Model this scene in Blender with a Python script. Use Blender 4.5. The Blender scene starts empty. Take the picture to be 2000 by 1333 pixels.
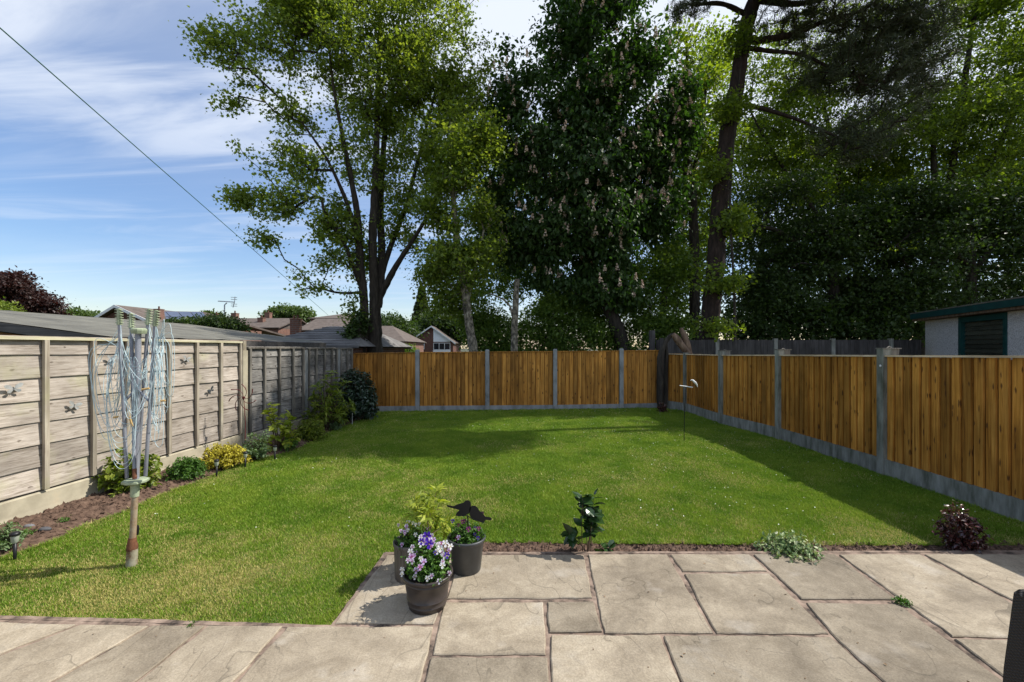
import bpy, math, random
import numpy as np
from mathutils import Vector
R = math.radians
C = bpy.context.scene.collection
SC = bpy.context.scene
# ------------------------------------------------------------------ camera, light, exposure
FPX, HX, HY, CAMZ = 850.0, 1000.0, 680.0, 1.6      # focal length in pixels of the 2000 px wide photograph, horizon row
cd = bpy.data.cameras.new('camera'); cam = bpy.data.objects.new('camera', cd); C.objects.link(cam)
cam.location = (0, 0, CAMZ); cam.rotation_euler = (R(90), 0, 0)
cd.sensor_width = 36; cd.lens = 36 * FPX / 2000; cd.shift_y = (HY - 666.5) / 2000
cd.clip_start = 0.05; cd.clip_end = 3000
SC.camera = cam
SUN_EL, SUN_AZ = 50.0, 79.0                        # azimuth clockwise from +Y
sl = bpy.data.lights.new('sun', 'SUN'); sl.energy = 5.0; sl.angle = R(0.53); sl.color = (1.0, 0.95, 0.87)
so = bpy.data.objects.new('sun', sl); C.objects.link(so)
sv = Vector((math.sin(R(SUN_AZ)) * math.cos(R(SUN_EL)), math.cos(R(SUN_AZ)) * math.cos(R(SUN_EL)), math.sin(R(SUN_EL))))
so.rotation_euler = sv.to_track_quat('Z', 'Y').to_euler(); so.location = sv * 40
W = bpy.data.worlds.new('World'); SC.world = W; W.use_nodes = True
def build_world():
    nt = W.node_tree; nt.nodes.clear(); N = nt.nodes.new; L = nt.links.new
    out = N('ShaderNodeOutputWorld'); bg = N('ShaderNodeBackground'); bg.inputs[1].default_value = 0.088
    L(bg.outputs[0], out.inputs[0])
    sky = N('ShaderNodeTexSky'); sky.sky_type = 'NISHITA'; sky.sun_disc = False
    sky.sun_elevation = R(SUN_EL); sky.sun_rotation = R(SUN_AZ); sky.air_density = 1.15; sky.dust_density = 0.3; sky.ozone_density = 1.0
    tc = N('ShaderNodeTexCoord'); sep = N('ShaderNodeSeparateXYZ'); L(tc.outputs['Generated'], sep.inputs[0])
    zz = N('ShaderNodeMath'); zz.operation = 'MAXIMUM'; L(sep.outputs[2], zz.inputs[0]); zz.inputs[1].default_value = 0.0
    za = N('ShaderNodeMath'); za.operation = 'ADD'; L(zz.outputs[0], za.inputs[0]); za.inputs[1].default_value = 0.07
    dv = []
    for k in (0, 1):
        d = N('ShaderNodeMath'); d.operation = 'DIVIDE'; L(sep.outputs[k], d.inputs[0]); L(za.outputs[0], d.inputs[1]); dv.append(d)
    cb = N('ShaderNodeCombineXYZ'); L(dv[0].outputs[0], cb.inputs[0]); L(dv[1].outputs[0], cb.inputs[1])
    def layer(rot, scl, lo, hi, sc, det=7, dist=1.2, off=(0, 0, 0)):
        mp = N('ShaderNodeMapping'); L(cb.outputs[0], mp.inputs[0]); mp.inputs['Rotation'].default_value = (0, 0, R(rot)); mp.inputs['Scale'].default_value = scl
        mp.inputs['Location'].default_value = off
        n = N('ShaderNodeTexNoise'); L(mp.outputs[0], n.inputs[0]); n.inputs['Scale'].default_value = sc; n.inputs['Detail'].default_value = det
        n.inputs['Distortion'].default_value = dist; n.inputs['Roughness'].default_value = 0.55
        r = N('ShaderNodeMapRange'); L(n.outputs[0], r.inputs[0]); r.inputs[1].default_value = lo; r.inputs[2].default_value = hi
        r.interpolation_type = 'SMOOTHSTEP'
        return r.outputs[0]
    a = layer(28, (0.32, 1.7, 1), 0.45, 0.68, 1.3, 9, 1.0, off=(0.3, 0.5, 0))       # long cirrus streaks
    b = layer(12, (0.6, 1.0, 1), 0.44, 0.70, 0.55, 5, 0.6, off=(2.1, 4.4, 0)) # big soft banks
    # more cloud overhead and to the right
    g = N('ShaderNodeMapRange'); L(sep.outputs[0], g.inputs[0]); g.inputs[1].default_value = -0.95; g.inputs[2].default_value = 0.15
    g2 = N('ShaderNodeMapRange'); L(sep.outputs[2], g2.inputs[0]); g2.inputs[1].default_value = 0.20; g2.inputs[2].default_value = 0.48
    def mth(op, x, y):
        m = N('ShaderNodeMath'); m.operation = op; m.use_clamp = True
        for i, v in enumerate((x, y)):
            if isinstance(v, (int, float)): m.inputs[i].default_value = v
            else: L(v, m.inputs[i])
        return m.outputs[0]
    bank = mth('ADD', mth('MULTIPLY', g.outputs[0], 0.62), mth('MULTIPLY', g2.outputs[0], 0.6))
    m1 = mth('MULTIPLY', a, mth('ADD', 0.26, mth('MULTIPLY', g2.outputs[0], 0.45)))
    m2 = mth('MULTIPLY', mth('ADD', mth('MULTIPLY', b, 0.75), 0.35), bank)
    hz = N('ShaderNodeMapRange'); L(sep.outputs[2], hz.inputs[0]); hz.inputs[1].default_value = 0.0; hz.inputs[2].default_value = 0.22; hz.inputs[3].default_value = 0.35; hz.inputs[4].default_value = 1.0
    fac = mth('MULTIPLY', mth('MULTIPLY', mth('ADD', m1, m2), hz.outputs[0]), 0.93)
    mx = N('ShaderNodeMix'); mx.data_type = 'RGBA'; L(fac, mx.inputs[0]); hs = N('ShaderNodeHueSaturation'); hs.inputs['Saturation'].default_value = 1.28; hs.inputs['Value'].default_value = 1.38; L(sky.outputs[0], hs.inputs['Color']); tn = N('ShaderNodeMix'); tn.data_type = 'RGBA'; tn.blend_type = 'MULTIPLY'; tn.inputs[0].default_value = 1; tn.inputs[7].default_value = (.95, .93, 1.06, 1); L(hs.outputs[0], tn.inputs[6]); L(tn.outputs[2], mx.inputs[6]); mx.inputs[7].default_value = (8.6, 9.2, 10.2, 1)
    L(mx.outputs[2], bg.inputs[0])
build_world()
vs = SC.view_settings; vs.view_transform = 'Standard'; vs.look = 'None'; vs.gamma = 1; vs.exposure = 0.30; vs.use_curve_mapping = False
SC.cycles.max_bounces = 6; SC.cycles.diffuse_bounces = 3; SC.cycles.glossy_bounces = 2; SC.cycles.transmission_bounces = 4
SC.cycles.transparent_max_bounces = 4; SC.cycles.caustics_reflective = False; SC.cycles.caustics_refractive = False
SC.cycles.sample_clamp_indirect = 4
try: SC.cycles.use_denoising = True
except Exception: pass
# ------------------------------------------------------------------ calibration helpers
def gz(x, y):
    return 0.009 * (x + 4.2) * min(max((y - 3.6) / 7.5, 0.0), 1.0)
def P(px, py, d):                                   # the point seen at photograph pixel (px,py) that stands d metres away
    return np.array([(px - HX) / FPX * d, d, CAMZ + (HY - py) / FPX * d])
def G(px, py, lift=0.0):                            # the point of the lawn under that pixel
    z = 0.0
    for _ in range(8):
        d = (CAMZ - z - lift) * FPX / (py - HY); x = (px - HX) / FPX * d; z = gz(x, d)
    return np.array([x, d, z + lift])
PATZ = 0.04
def GP(px, py):                                     # the point of the patio under that pixel
    d = (CAMZ - PATZ) * FPX / (py - HY); return np.array([(px - HX) / FPX * d, d, PATZ])
def rs(seed): return np.random.RandomState(seed)
_NT = np.random.RandomState(5).rand(256, 256)
def vnoise(x, y, s=0):                              # value noise
    x = np.asarray(x, float) + s * 17.3; y = np.asarray(y, float) + s * 9.1
    xi = np.floor(x).astype(int); yi = np.floor(y).astype(int); fx = x - xi; fy = y - yi
    fx = fx * fx * (3 - 2 * fx); fy = fy * fy * (3 - 2 * fy)
    a = _NT[xi & 255, yi & 255]; b = _NT[(xi + 1) & 255, yi & 255]; c = _NT[xi & 255, (yi + 1) & 255]; d = _NT[(xi + 1) & 255, (yi + 1) & 255]
    return (a * (1 - fx) + b * fx) * (1 - fy) + (c * (1 - fx) + d * fx) * fy
def fbm(x, y, s=0, o=4):
    t = 0; a = 1; n = 0
    for k in range(o):
        t = t + a * vnoise(np.asarray(x) * 2 ** k, np.asarray(y) * 2 ** k, s + k); n += a; a *= 0.5
    return t / n
def inpoly(x, y, poly):
    x = np.asarray(x); y = np.asarray(y); r = np.zeros(x.shape, bool); n = len(poly)
    for i in range(n):
        x1, y1 = poly[i][:2]; x2, y2 = poly[(i + 1) % n][:2]
        if y1 == y2: continue
        c = ((y1 > y) != (y2 > y)) & (x < (x2 - x1) * (y - y1) / (y2 - y1) + x1)
        r ^= c
    return r
def polydist(x, y, pl):
    best = np.full(np.shape(x), 1e9)
    for i in range(len(pl) - 1):
        ax, ay = pl[i][:2]; bx, by = pl[i + 1][:2]; dx, dy = bx - ax, by - ay
        t = np.clip(((x - ax) * dx + (y - ay) * dy) / (dx * dx + dy * dy), 0, 1)
        best = np.minimum(best, np.hypot(x - ax - t * dx, y - ay - t * dy))
    return best
# ------------------------------------------------------------------ mesh builder
class MB:
    def __init__(s): s.V = []; s.F = []; s.Rn = []; s.n = 0; s.S = []
    def add(s, V, F, rnd=0.5, smooth=False):
        V = np.asarray(V, float).reshape(-1, 3)
        if not isinstance(F, np.ndarray):
            by = {}
            for f in F: by.setdefault(len(f), []).append(f)
            Fs = [np.array(v) for v in by.values()]
        else: Fs = [F]
        for f in Fs:
            s.F.append(f + s.n)
            s.Rn.append(np.broadcast_to(np.asarray(rnd, float), (len(f),)) if np.ndim(rnd) == 0 else np.asarray(rnd))
            s.S.append(np.full(len(f), smooth))
        s.V.append(V); s.n += len(V); return s
    def build(s, name, mat, parent=None, loc=None):
        V = np.concatenate(s.V); k = sum(f.size for f in s.F)
        off = np.zeros(3)
        if parent is not None:
            q = parent
            while q.parent is not None: q = q.parent
            off = np.array(q.location)
        elif loc is not None: off = np.array(loc, float)
        me = bpy.data.meshes.new(name)
        me.vertices.add(len(V)); me.vertices.foreach_set('co', (V - off).astype(np.float32).ravel())
        me.loops.add(k); me.loops.foreach_set('vertex_index', np.concatenate([f.ravel() for f in s.F]).astype(np.int32))
        sizes = np.concatenate([np.full(len(f), f.shape[1]) for f in s.F]); st = np.zeros(len(sizes), int); st[1:] = np.cumsum(sizes)[:-1]
        me.polygons.add(len(sizes)); me.polygons.foreach_set('loop_start', st.astype(np.int32))
        me.polygons.foreach_set('use_smooth', np.concatenate(s.S))
        me.update(calc_edges=True)
        at = me.attributes.new('rnd', 'FLOAT', 'FACE'); at.data.foreach_set('value', np.concatenate(s.Rn).astype(np.float32))
        me.materials.append(mat)
        o = bpy.data.objects.new(name, me); C.objects.link(o)
        if parent is not None: o.parent = parent
        elif loc is not None: o.location = off
        return o
    # shapes
    def box(s, a, b, rnd=0.5, M=None):
        (x0, y0, z0), (x1, y1, z1) = a, b
        V = np.array([(x0,y0,z0),(x1,y0,z0),(x1,y1,z0),(x0,y1,z0),(x0,y0,z1),(x1,y0,z1),(x1,y1,z1),(x0,y1,z1)])
        if M is not None: V = M(V)
        return s.add(V, np.array([(0,3,2,1),(4,5,6,7),(0,1,5,4),(1,2,6,5),(2,3,7,6),(3,0,4,7)]), rnd)
    def tube(s, pts, rad, n=8, rnd=0.5, cap=True, wob=0, seed=0):
        pts = np.asarray(pts, float); m = len(pts); rad = np.broadcast_to(np.asarray(rad, float), (m,))
        T = np.gradient(pts, axis=0); T /= np.linalg.norm(T, axis=1)[:, None] + 1e-9
        u = np.array([1.0, 0, 0]) if abs(T[0][0]) < 0.8 else np.array([0, 1.0, 0])
        V = []; r_ = rs(seed); a = np.arange(n) * 2 * math.pi / n
        for i in range(m):
            u = u - T[i] * u.dot(T[i]); u /= np.linalg.norm(u); w = np.cross(T[i], u)
            rr = rad[i] * (1 + (wob * (r_.rand(n) - .5) if wob else 0))
            V.append(pts[i] + (np.cos(a) * rr)[:, None] * u + (np.sin(a) * rr)[:, None] * w)
        V = np.concatenate(V); i = np.arange(n); j = (i + 1) % n
        F = np.concatenate([np.stack([k*n+i, k*n+j, (k+1)*n+j, (k+1)*n+i], 1) for k in range(m-1)])
        s.add(V, F, rnd, True)
        if cap:
            s.add(V[:n], np.array([list(range(n))[::-1]]), rnd); s.add(V[-n:], np.array([list(range(n))]), rnd)
        return s
    def lathe(s, prof, c, n=32, rnd=0.5, smooth=True):
        prof = np.asarray(prof, float); a = np.arange(n) * 2 * math.pi / n
        V = np.concatenate([np.stack([c[0] + r*np.cos(a), c[1] + r*np.sin(a), np.full(n, c[2] + z)], 1) for r, z in prof])
        i = np.arange(n); j = (i + 1) % n
        F = np.concatenate([np.stack([k*n+i, k*n+j, (k+1)*n+j, (k+1)*n+i], 1) for k in range(len(prof)-1)])
        return s.add(V, F, rnd, smooth)
    def prism(s, poly, o, u, v, w, rnd=0.5):         # outline poly in axes u,v from o, thickness vector w
        poly = np.asarray(poly, float); o, u, v, w = map(lambda q: np.asarray(q, float), (o, u, v, w)); n = len(poly)
        A = o + poly[:, :1] * u + poly[:, 1:] * v; V = np.concatenate([A, A + w]); i = np.arange(n); j = (i + 1) % n
        s.add(V, np.stack([i, j, j + n, i + n], 1), rnd)
        return s.add(V, [tuple(range(n))[::-1], tuple(range(n, 2*n))], rnd)
    def frusta(s, A, B, ra, rb, n=5, rnd=0.5):
        A = np.asarray(A); B = np.asarray(B); D = B - A; D = D / (np.linalg.norm(D, axis=1)[:, None] + 1e-9)
        ref = np.where(np.abs(D[:, 2:3]) < 0.9, np.array([[0, 0, 1.0]]), np.array([[1.0, 0, 0]]))
        U = np.cross(D, ref); U /= np.linalg.norm(U, axis=1)[:, None]; Wv = np.cross(D, U); m = len(A)
        a = np.arange(n) * 2 * math.pi / n; cs = np.cos(a)[None, :, None]; sn = np.sin(a)[None, :, None]
        ring = cs * U[:, None] + sn * Wv[:, None]
        V = np.concatenate([A[:, None] + ring * np.asarray(ra)[:, None, None], B[:, None] + ring * np.asarray(rb)[:, None, None]], 1).reshape(-1, 3)
        i = np.arange(n); j = (i + 1) % n; f = np.stack([i, j, j + n, i + n], 1)
        F = (f[None] + (np.arange(m) * 2 * n)[:, None, None]).reshape(-1, 4)
        return s.add(V, F, rnd, True)
    def leaves(s, cen, dirs, nrm, size, tmpl, tf, rnd, width=1.0):
        # tmpl: verts (along, side, up); every leaf gets one copy
        cen = np.asarray(cen); dirs = dirs / (np.linalg.norm(dirs, axis=1)[:, None] + 1e-9)
        nrm = nrm - dirs * np.sum(nrm * dirs, 1)[:, None]; nrm /= np.linalg.norm(nrm, axis=1)[:, None] + 1e-9
        side = np.cross(nrm, dirs); t = np.asarray(tmpl, float); m = len(cen); k = len(t)
        size = np.broadcast_to(np.asarray(size, float), (m,))[:, None, None]
        V = cen[:, None] + size * (t[None, :, 0:1] * dirs[:, None] + width * t[None, :, 1:2] * side[:, None] + t[None, :, 2:3] * nrm[:, None])
        tf = np.array(tf); F = (tf[None] + (np.arange(m) * k)[:, None, None]).reshape(-1, tf.shape[1])
        rn = np.repeat(np.broadcast_to(np.asarray(rnd, float), (m,)), len(tf))
        return s.add(V.reshape(-1, 3), F, rn)
KITE = ([(0,0,0),(.42,-.36,.07),(1,0,-.06),(.42,.36,.07)], [(0,1,2,3)])
LEAF6 = ([(0,0,0),(.25,-.24,.06),(.62,-.24,.05),(1,0,-.1),(.62,.24,.05),(.25,.24,.06),(.5,0,-.02)], [(0,1,6,5),(1,2,3,6),(6,3,4,5)])
BLADE = ([(0,-.09,0),(.5,-.07,.08),(1,0,-.05),(.5,.07,.08)], [(0,1,2,3)])
MAPLE = ([(0,0,0),(-.05,-.32,.05),(.22,-.28,.0),(.42,-.52,.06),(.55,-.2,0),(1,0,-.05),(.55,.2,0),(.42,.52,.06),(.22,.28,0),(-.05,.32,.05)], [(0,1,2,3,4,5,6,7,8,9)])
def rdir(r, m, up=0.0):
    v = r.randn(m, 3); v[:, 2] += up; return v / np.linalg.norm(v, axis=1)[:, None]
def tag(o, label=None, cat=None, group=None, kind=None):
    if label: o['label'] = label
    if cat: o['category'] = cat
    if group: o['group'] = group
    if kind: o['kind'] = kind
    return o
def thing(name, label, cat, loc, group=None):
    o = bpy.data.objects.new(name, None); C.objects.link(o); o.location = [float(v) for v in loc]; o.empty_display_size = 0.2
    return tag(o, label, cat, group)
def dup(root, loc, rotz=0.0, scale=1.0, label=None):
    c = root.copy(); C.objects.link(c); c.location = [float(v) for v in loc]; c.rotation_euler = (0, 0, rotz); c.scale = (scale,)*3
    if label: c['label'] = label
    def rec(a, b):
        for ch in a.children:
            d = ch.copy(); C.objects.link(d); d.parent = b; rec(ch, d)
    rec(root, c); return c
# ------------------------------------------------------------------ materials
def nodes(name):
    m = bpy.data.materials.new(name); m.use_nodes = True; nt = m.node_tree; nt.nodes.clear()
    return m, nt, nt.nodes.new, nt.links.new
def ramp(N, L, src, stops):
    r = N('ShaderNodeValToRGB'); L(src, r.inputs[0]); e = r.color_ramp.elements
    e[0].position, e[0].color = stops[0][0], (*stops[0][1], 1); e[1].position, e[1].color = stops[-1][0], (*stops[-1][1], 1)
    for p, c in stops[1:-1]:
        k = e.new(p); k.color = (*c, 1)
    return r.outputs[0]
def mixc(N, L, f, a, b, mode='MIX'):
    x = N('ShaderNodeMix'); x.data_type = 'RGBA'; x.blend_type = mode
    for i, v in ((0, f), (6, a), (7, b)):
        if isinstance(v, (int, float)): x.inputs[i].default_value = v
        elif isinstance(v, tuple): x.inputs[i].default_value = (*v, 1)
        else: L(v, x.inputs[i])
    return x.outputs[2]
def coords(N, L, scale=(1,1,1), jitter=0.0, world=False):
    tc = N('ShaderNodeTexCoord'); src = tc.outputs['Object']
    at = N('ShaderNodeAttribute'); at.attribute_name = 'rnd'
    if jitter:
        vm = N('ShaderNodeVectorMath'); vm.operation = 'MULTIPLY_ADD'
        L(at.outputs['Fac'], vm.inputs[0]); vm.inputs[1].default_value = (jitter, jitter * 1.7, jitter * 0.6); L(src, vm.inputs[2]); src = vm.outputs[0]
    mp = N('ShaderNodeMapping'); L(src, mp.inputs[0]); mp.inputs['Scale'].default_value = scale
    return mp.outputs[0], at.outputs['Fac'], src
def noise(N, L, vec, sc, det=5, ro=0.55, dist=0.0):
    n = N('ShaderNodeTexNoise'); L(vec, n.inputs[0]); n.inputs['Scale'].default_value = sc; n.inputs['Detail'].default_value = det
    n.inputs['Roughness'].default_value = ro; n.inputs['Distortion'].default_value = dist; return n.outputs[0]
def finish(m, N, L, col, rough=0.7, bump=None, bs=0.3, bd=0.01, spec=0.3, metal=0.0, transl=None, tcol=None):
    out = N('ShaderNodeOutputMaterial'); b = N('ShaderNodeBsdfPrincipled')
    if isinstance(col, tuple): b.inputs['Base Color'].default_value = (*col, 1)
    else: L(col, b.inputs['Base Color'])
    if isinstance(rough, (int, float)): b.inputs['Roughness'].default_value = rough
    else: L(rough, b.inputs['Roughness'])
    b.inputs['Specular IOR Level'].default_value = spec; b.inputs['Metallic'].default_value = metal
    if bump is not None:
        bp = N('ShaderNodeBump'); L(bump, bp.inputs['Height']); bp.inputs['Strength'].default_value = bs; bp.inputs['Distance'].default_value = bd
        L(bp.outputs[0], b.inputs['Normal'])
    if transl:
        t = N('ShaderNodeBsdfTranslucent'); mx = N('ShaderNodeMixShader'); mx.inputs[0].default_value = transl
        if isinstance(tcol, tuple): t.inputs[0].default_value = (*tcol, 1)
        else: L(tcol if tcol is not None else col, t.inputs[0])
        L(b.outputs[0], mx.inputs[1]); L(t.outputs[0], mx.inputs[2]); L(mx.outputs[0], out.inputs[0])
    else: L(b.outputs[0], out.inputs[0])
    return m
def plain(name, stops, scale=8, rough=0.7, stretch=(1,1,1), bs=0.25, bd=0.005, jitter=0.0, metal=0, spec=0.3, var=0.0, det=5, dist=0.0):
    m, nt, N, L = nodes(name); v, rn, _ = coords(N, L, stretch, jitter)
    n = noise(N, L, v, scale, det, 0.6, dist); c = ramp(N, L, n, stops)
    if var:
        r = N('ShaderNodeMapRange'); L(rn, r.inputs[0]); r.inputs[3].default_value = 1 - var; r.inputs[4].default_value = 1 + var
        h = N('ShaderNodeHueSaturation'); L(r.outputs[0], h.inputs['Value']); L(c, h.inputs['Color']); c = h.outputs[0]
    return finish(m, N, L, c, rough, n, bs, bd, spec, metal)
def leafmat(name, a, b, rough=0.5, transl=0.45, tmul=(1.5, 1.7, 0.6), c=None, spec=0.35):
    m, nt, N, L = nodes(name); v, rn, _ = coords(N, L)
    st = [(0.0, a), (1.0, b)] if c is None else [(0.0, a), (0.85, b), (1.0, c)]
    col = ramp(N, L, rn, st)
    tc = mixc(N, L, 1.0, col, tmul, 'MULTIPLY')
    return finish(m, N, L, col, rough, None, spec=spec, transl=transl, tcol=tc)
def woodmat(name, grain, dark, mid, light, knot, knotcol, gs=(40, 1.6), jitter=11.0, rough=0.75, bs=0.4, green=None, blotch=0.35, ksc=(9, 2.6), kthr=0.16, kprob=0.5, var=0.25):
    # grain: axis index of the fibres
    m, nt, N, L = nodes(name)
    s = [gs[0]] * 3; s[grain] = gs[1]
    v, rn, src = coords(N, L, tuple(s), jitter)
    g1 = noise(N, L, v, 1.0, 6, 0.65, 0.6)
    c = ramp(N, L, g1, [(0.30, dark), (0.48, mid), (0.68, light)])
    lo = noise(N, L, src, 1.6, 3)
    bl = ramp(N, L, lo, [(0.35, (1 - blotch,) * 3), (0.62, (1.12,) * 3)]); c = mixc(N, L, 1.0, c, bl, 'MULTIPLY')
    sx = N('ShaderNodeSeparateXYZ'); L(src, sx.inputs[0]); ax = N('ShaderNodeMath'); ax.operation = 'ADD'; L(sx.outputs[0], ax.inputs[0]); L(sx.outputs[1], ax.inputs[1])
    kc = N('ShaderNodeCombineXYZ'); L(ax.outputs[0], kc.inputs[0]); L(sx.outputs[2], kc.inputs[1])
    mp = N('ShaderNodeMapping'); L(kc.outputs[0], mp.inputs[0]); mp.inputs['Scale'].default_value = (ksc[1], ksc[0], 1) if grain != 2 else (ksc[0], ksc[1], 1)
    wn = N('ShaderNodeTexNoise'); L(mp.outputs[0], wn.inputs[0]); wn.inputs['Scale'].default_value = 2.5; wv = N('ShaderNodeVectorMath'); wv.operation = 'MULTIPLY_ADD'; L(wn.outputs['Color'], wv.inputs[0]); wv.inputs[1].default_value = (.35, .35, 0); L(mp.outputs[0], wv.inputs[2])
    vo = N('ShaderNodeTexVoronoi'); vo.voronoi_dimensions = '2D'; L(wv.outputs[0], vo.inputs[0]); vo.inputs['Scale'].default_value = 1.0; vo.inputs['Randomness'].default_value = 1.0
    sp = N('ShaderNodeSeparateColor'); L(vo.outputs['Color'], sp.inputs[0])
    gt = N('ShaderNodeMath'); gt.operation = 'LESS_THAN'; L(sp.outputs[0], gt.inputs[0]); gt.inputs[1].default_value = kprob
    kr = N('ShaderNodeMapRange'); L(vo.outputs['Distance'], kr.inputs[0]); kr.inputs[1].default_value = kthr * 0.45; kr.inputs[2].default_value = kthr; kr.inputs[3].default_value = 1; kr.inputs[4].default_value = 0
    kf = N('ShaderNodeMath'); kf.operation = 'MULTIPLY'; L(gt.outputs[0], kf.inputs[0]); L(kr.outputs[0], kf.inputs[1])
    kf2 = N('ShaderNodeMath'); kf2.operation = 'MULTIPLY'; L(kf.outputs[0], kf2.inputs[0]); kf2.inputs[1].default_value = knot
    c = mixc(N, L, kf2.outputs[0], c, knotcol)
    if green:
        gn = noise(N, L, src, 2.3, 4); gr = N('ShaderNodeMapRange'); L(gn, gr.inputs[0]); gr.inputs[1].default_value = 0.58; gr.inputs[2].default_value = 0.75; gr.inputs[4].default_value = 0.55
        c = mixc(N, L, gr.outputs[0], c, green)
    r = N('ShaderNodeMapRange'); L(rn, r.inputs[0]); r.inputs[3].default_value = 1 - var; r.inputs[4].default_value = 1 + var
    h = N('ShaderNodeHueSaturation'); L(r.outputs[0], h.inputs['Value']); L(c, h.inputs['Color'])
    return finish(m, N, L, h.outputs[0], rough, g1, bs, 0.004, 0.2)
def brickmat(name, c1, c2, mortar, sc=(1, 1, 1), axis='x'):
    m, nt, N, L = nodes(name); v, rn, src = coords(N, L)
    sep = N('ShaderNodeSeparateXYZ'); L(src, sep.inputs[0]); ad = N('ShaderNodeMath'); ad.operation = 'ADD'; L(sep.outputs[0], ad.inputs[0]); L(sep.outputs[1], ad.inputs[1])
    cb = N('ShaderNodeCombineXYZ'); L(ad.outputs[0], cb.inputs[0]); L(sep.outputs[2], cb.inputs[1])
    b = N('ShaderNodeTexBrick'); L(cb.outputs[0], b.inputs[0]); b.inputs['Color1'].default_value = (*c1, 1); b.inputs['Color2'].default_value = (*c2, 1); b.inputs['Mortar'].default_value = (*mortar, 1)
    b.inputs['Scale'].default_value = 1; b.inputs['Brick Width'].default_value = .225; b.inputs['Row Height'].default_value = .075; b.inputs['Mortar Size'].default_value = .008
    n = noise(N, L, src, 3); c = mixc(N, L, 0.4, b.outputs[0], ramp(N, L, n, [(0.3, (.5,)*3), (0.7, (1.3,)*3)]), 'MULTIPLY')
    return finish(m, N, L, c, 0.85, b.outputs['Fac'], 0.3, 0.004)
# ------------------------------------------------------------------ ground, lawn, soil, patio
M_ground = plain('rough_ground', [(0.35, (.035, .045, .015)), (0.7, (.09, .085, .045))], 0.8)
M_soil = plain('soil', [(0.3, (.055, .033, .023)), (0.55, (.12, .075, .052)), (0.8, (.21, .14, .10))], 22, 0.95, bs=0.8, bd=0.02, var=.35)
def lawn_material():
    m, nt, N, L = nodes('lawn_grass'); v, rn, src = coords(N, L)
    n = noise(N, L, src, 1.1, 5, 0.6); n2 = noise(N, L, src, 55, 4, 0.7); n3 = noise(N, L, src, 6, 4, .6)
    c = ramp(N, L, n2, [(0.3, (.035, .065, .012)), (0.55, (.085, .14, .028)), (0.8, (.20, .21, .07))])
    d = ramp(N, L, n, [(0.42, (0, 0, 0)), (0.66, (1, 1, 1))]); d2 = ramp(N, L, n3, [(0.4, (0, 0, 0)), (0.7, (1, 1, 1))])
    f = N('ShaderNodeMath'); f.operation = 'MULTIPLY'; L(d, f.inputs[0]); L(d2, f.inputs[1])
    return finish(m, N, L, mixc(N, L, f.outputs[0], c, (.26, .21, .08)), 0.95, n2, 0.6, 0.02, 0.1)
M_lawn = lawn_material()
mb = MB(); mb.add([(-400,-60,-.08),(400,-60,-.08),(400,900,-.08),(-400,900,-.08)], np.array([(0,1,2,3)]))
tag(mb.build('ground', M_ground, loc=(0,0,-.08)), kind='structure')
# lawn outline traced on the ground
soil_edge = [G(*p) for p in [(-160,1172),(-60,1118),(0,1087),(50,1072),(100,1055),(160,1026),(255,992),(312,965),(390,938),(457,909),(520,893),(566,882),(600,868),(640,846),(690,826),(722,812)]]
back_edge = [G(735,804), G(960,801), G(1290,797)]
right_pts = [G(1302,797), G(1340,803), G(1410,827), G(1523,857), G(1727,925)]
RP = [np.array(p) for p in right_pts]
RP.append(np.array([4.755, 3.62, 0])); RP.append(np.array([4.77, 1.70, 0])); RP.append(np.array([4.78, -0.2, 0])); RP.append(np.array([4.79, -2.1, 0]))
lawn_poly = soil_edge + back_edge + [RP[1]+(-.03,0,0), RP[2]+(-.03,0,0), RP[3]+(-.03,0,0), RP[4]+(-.03,0,0), np.array([4.72,3.56,0])]
lawn_poly += [np.array([2.2,3.57,0]), np.array([.5,3.60,0]), np.array([-.88,3.62,0]), np.array([-.93,3.36,0]), GP(650,1214), GP(550,1213), GP(290,1206), GP(0,1199), GP(-220,1194)]
def grid_mesh(x0, x1, y0, y1, st, keep, zf):
    xs = np.arange(x0, x1 + st, st); ys = np.arange(y0, y1 + st, st); X, Y = np.meshgrid(xs, ys); Z = zf(X, Y)
    K = keep(X, Y); idx = np.full(X.shape, -1); f = []
    q = K[:-1,:-1] & K[1:,:-1] & K[:-1,1:] & K[1:,1:]; ii = np.arange(X.size).reshape(X.shape)
    F = np.stack([ii[:-1,:-1][q], ii[:-1,1:][q], ii[1:,1:][q], ii[1:,:-1][q]], 1)
    V = np.stack([X.ravel(), Y.ravel(), Z.ravel()], 1); used = np.unique(F); mp = np.full(X.size, -1); mp[used] = np.arange(len(used))
    m = MB(); m.add(V[used], mp[F], 0.5, True); return m
gzv = np.vectorize(gz)
def lawn_z(X, Y): return gzv(X, Y) + 0.012 * (fbm(X*1.3, Y*1.3, 3) - .5) - 0.02
m = grid_mesh(-5.6, 4.8, 1.6, 11.6, 0.05, lambda X, Y: inpoly(X, Y, lawn_poly), lawn_z)
tag(m.build('lawn', M_lawn, loc=(0, 6, 0)), kind='structure')
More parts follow.
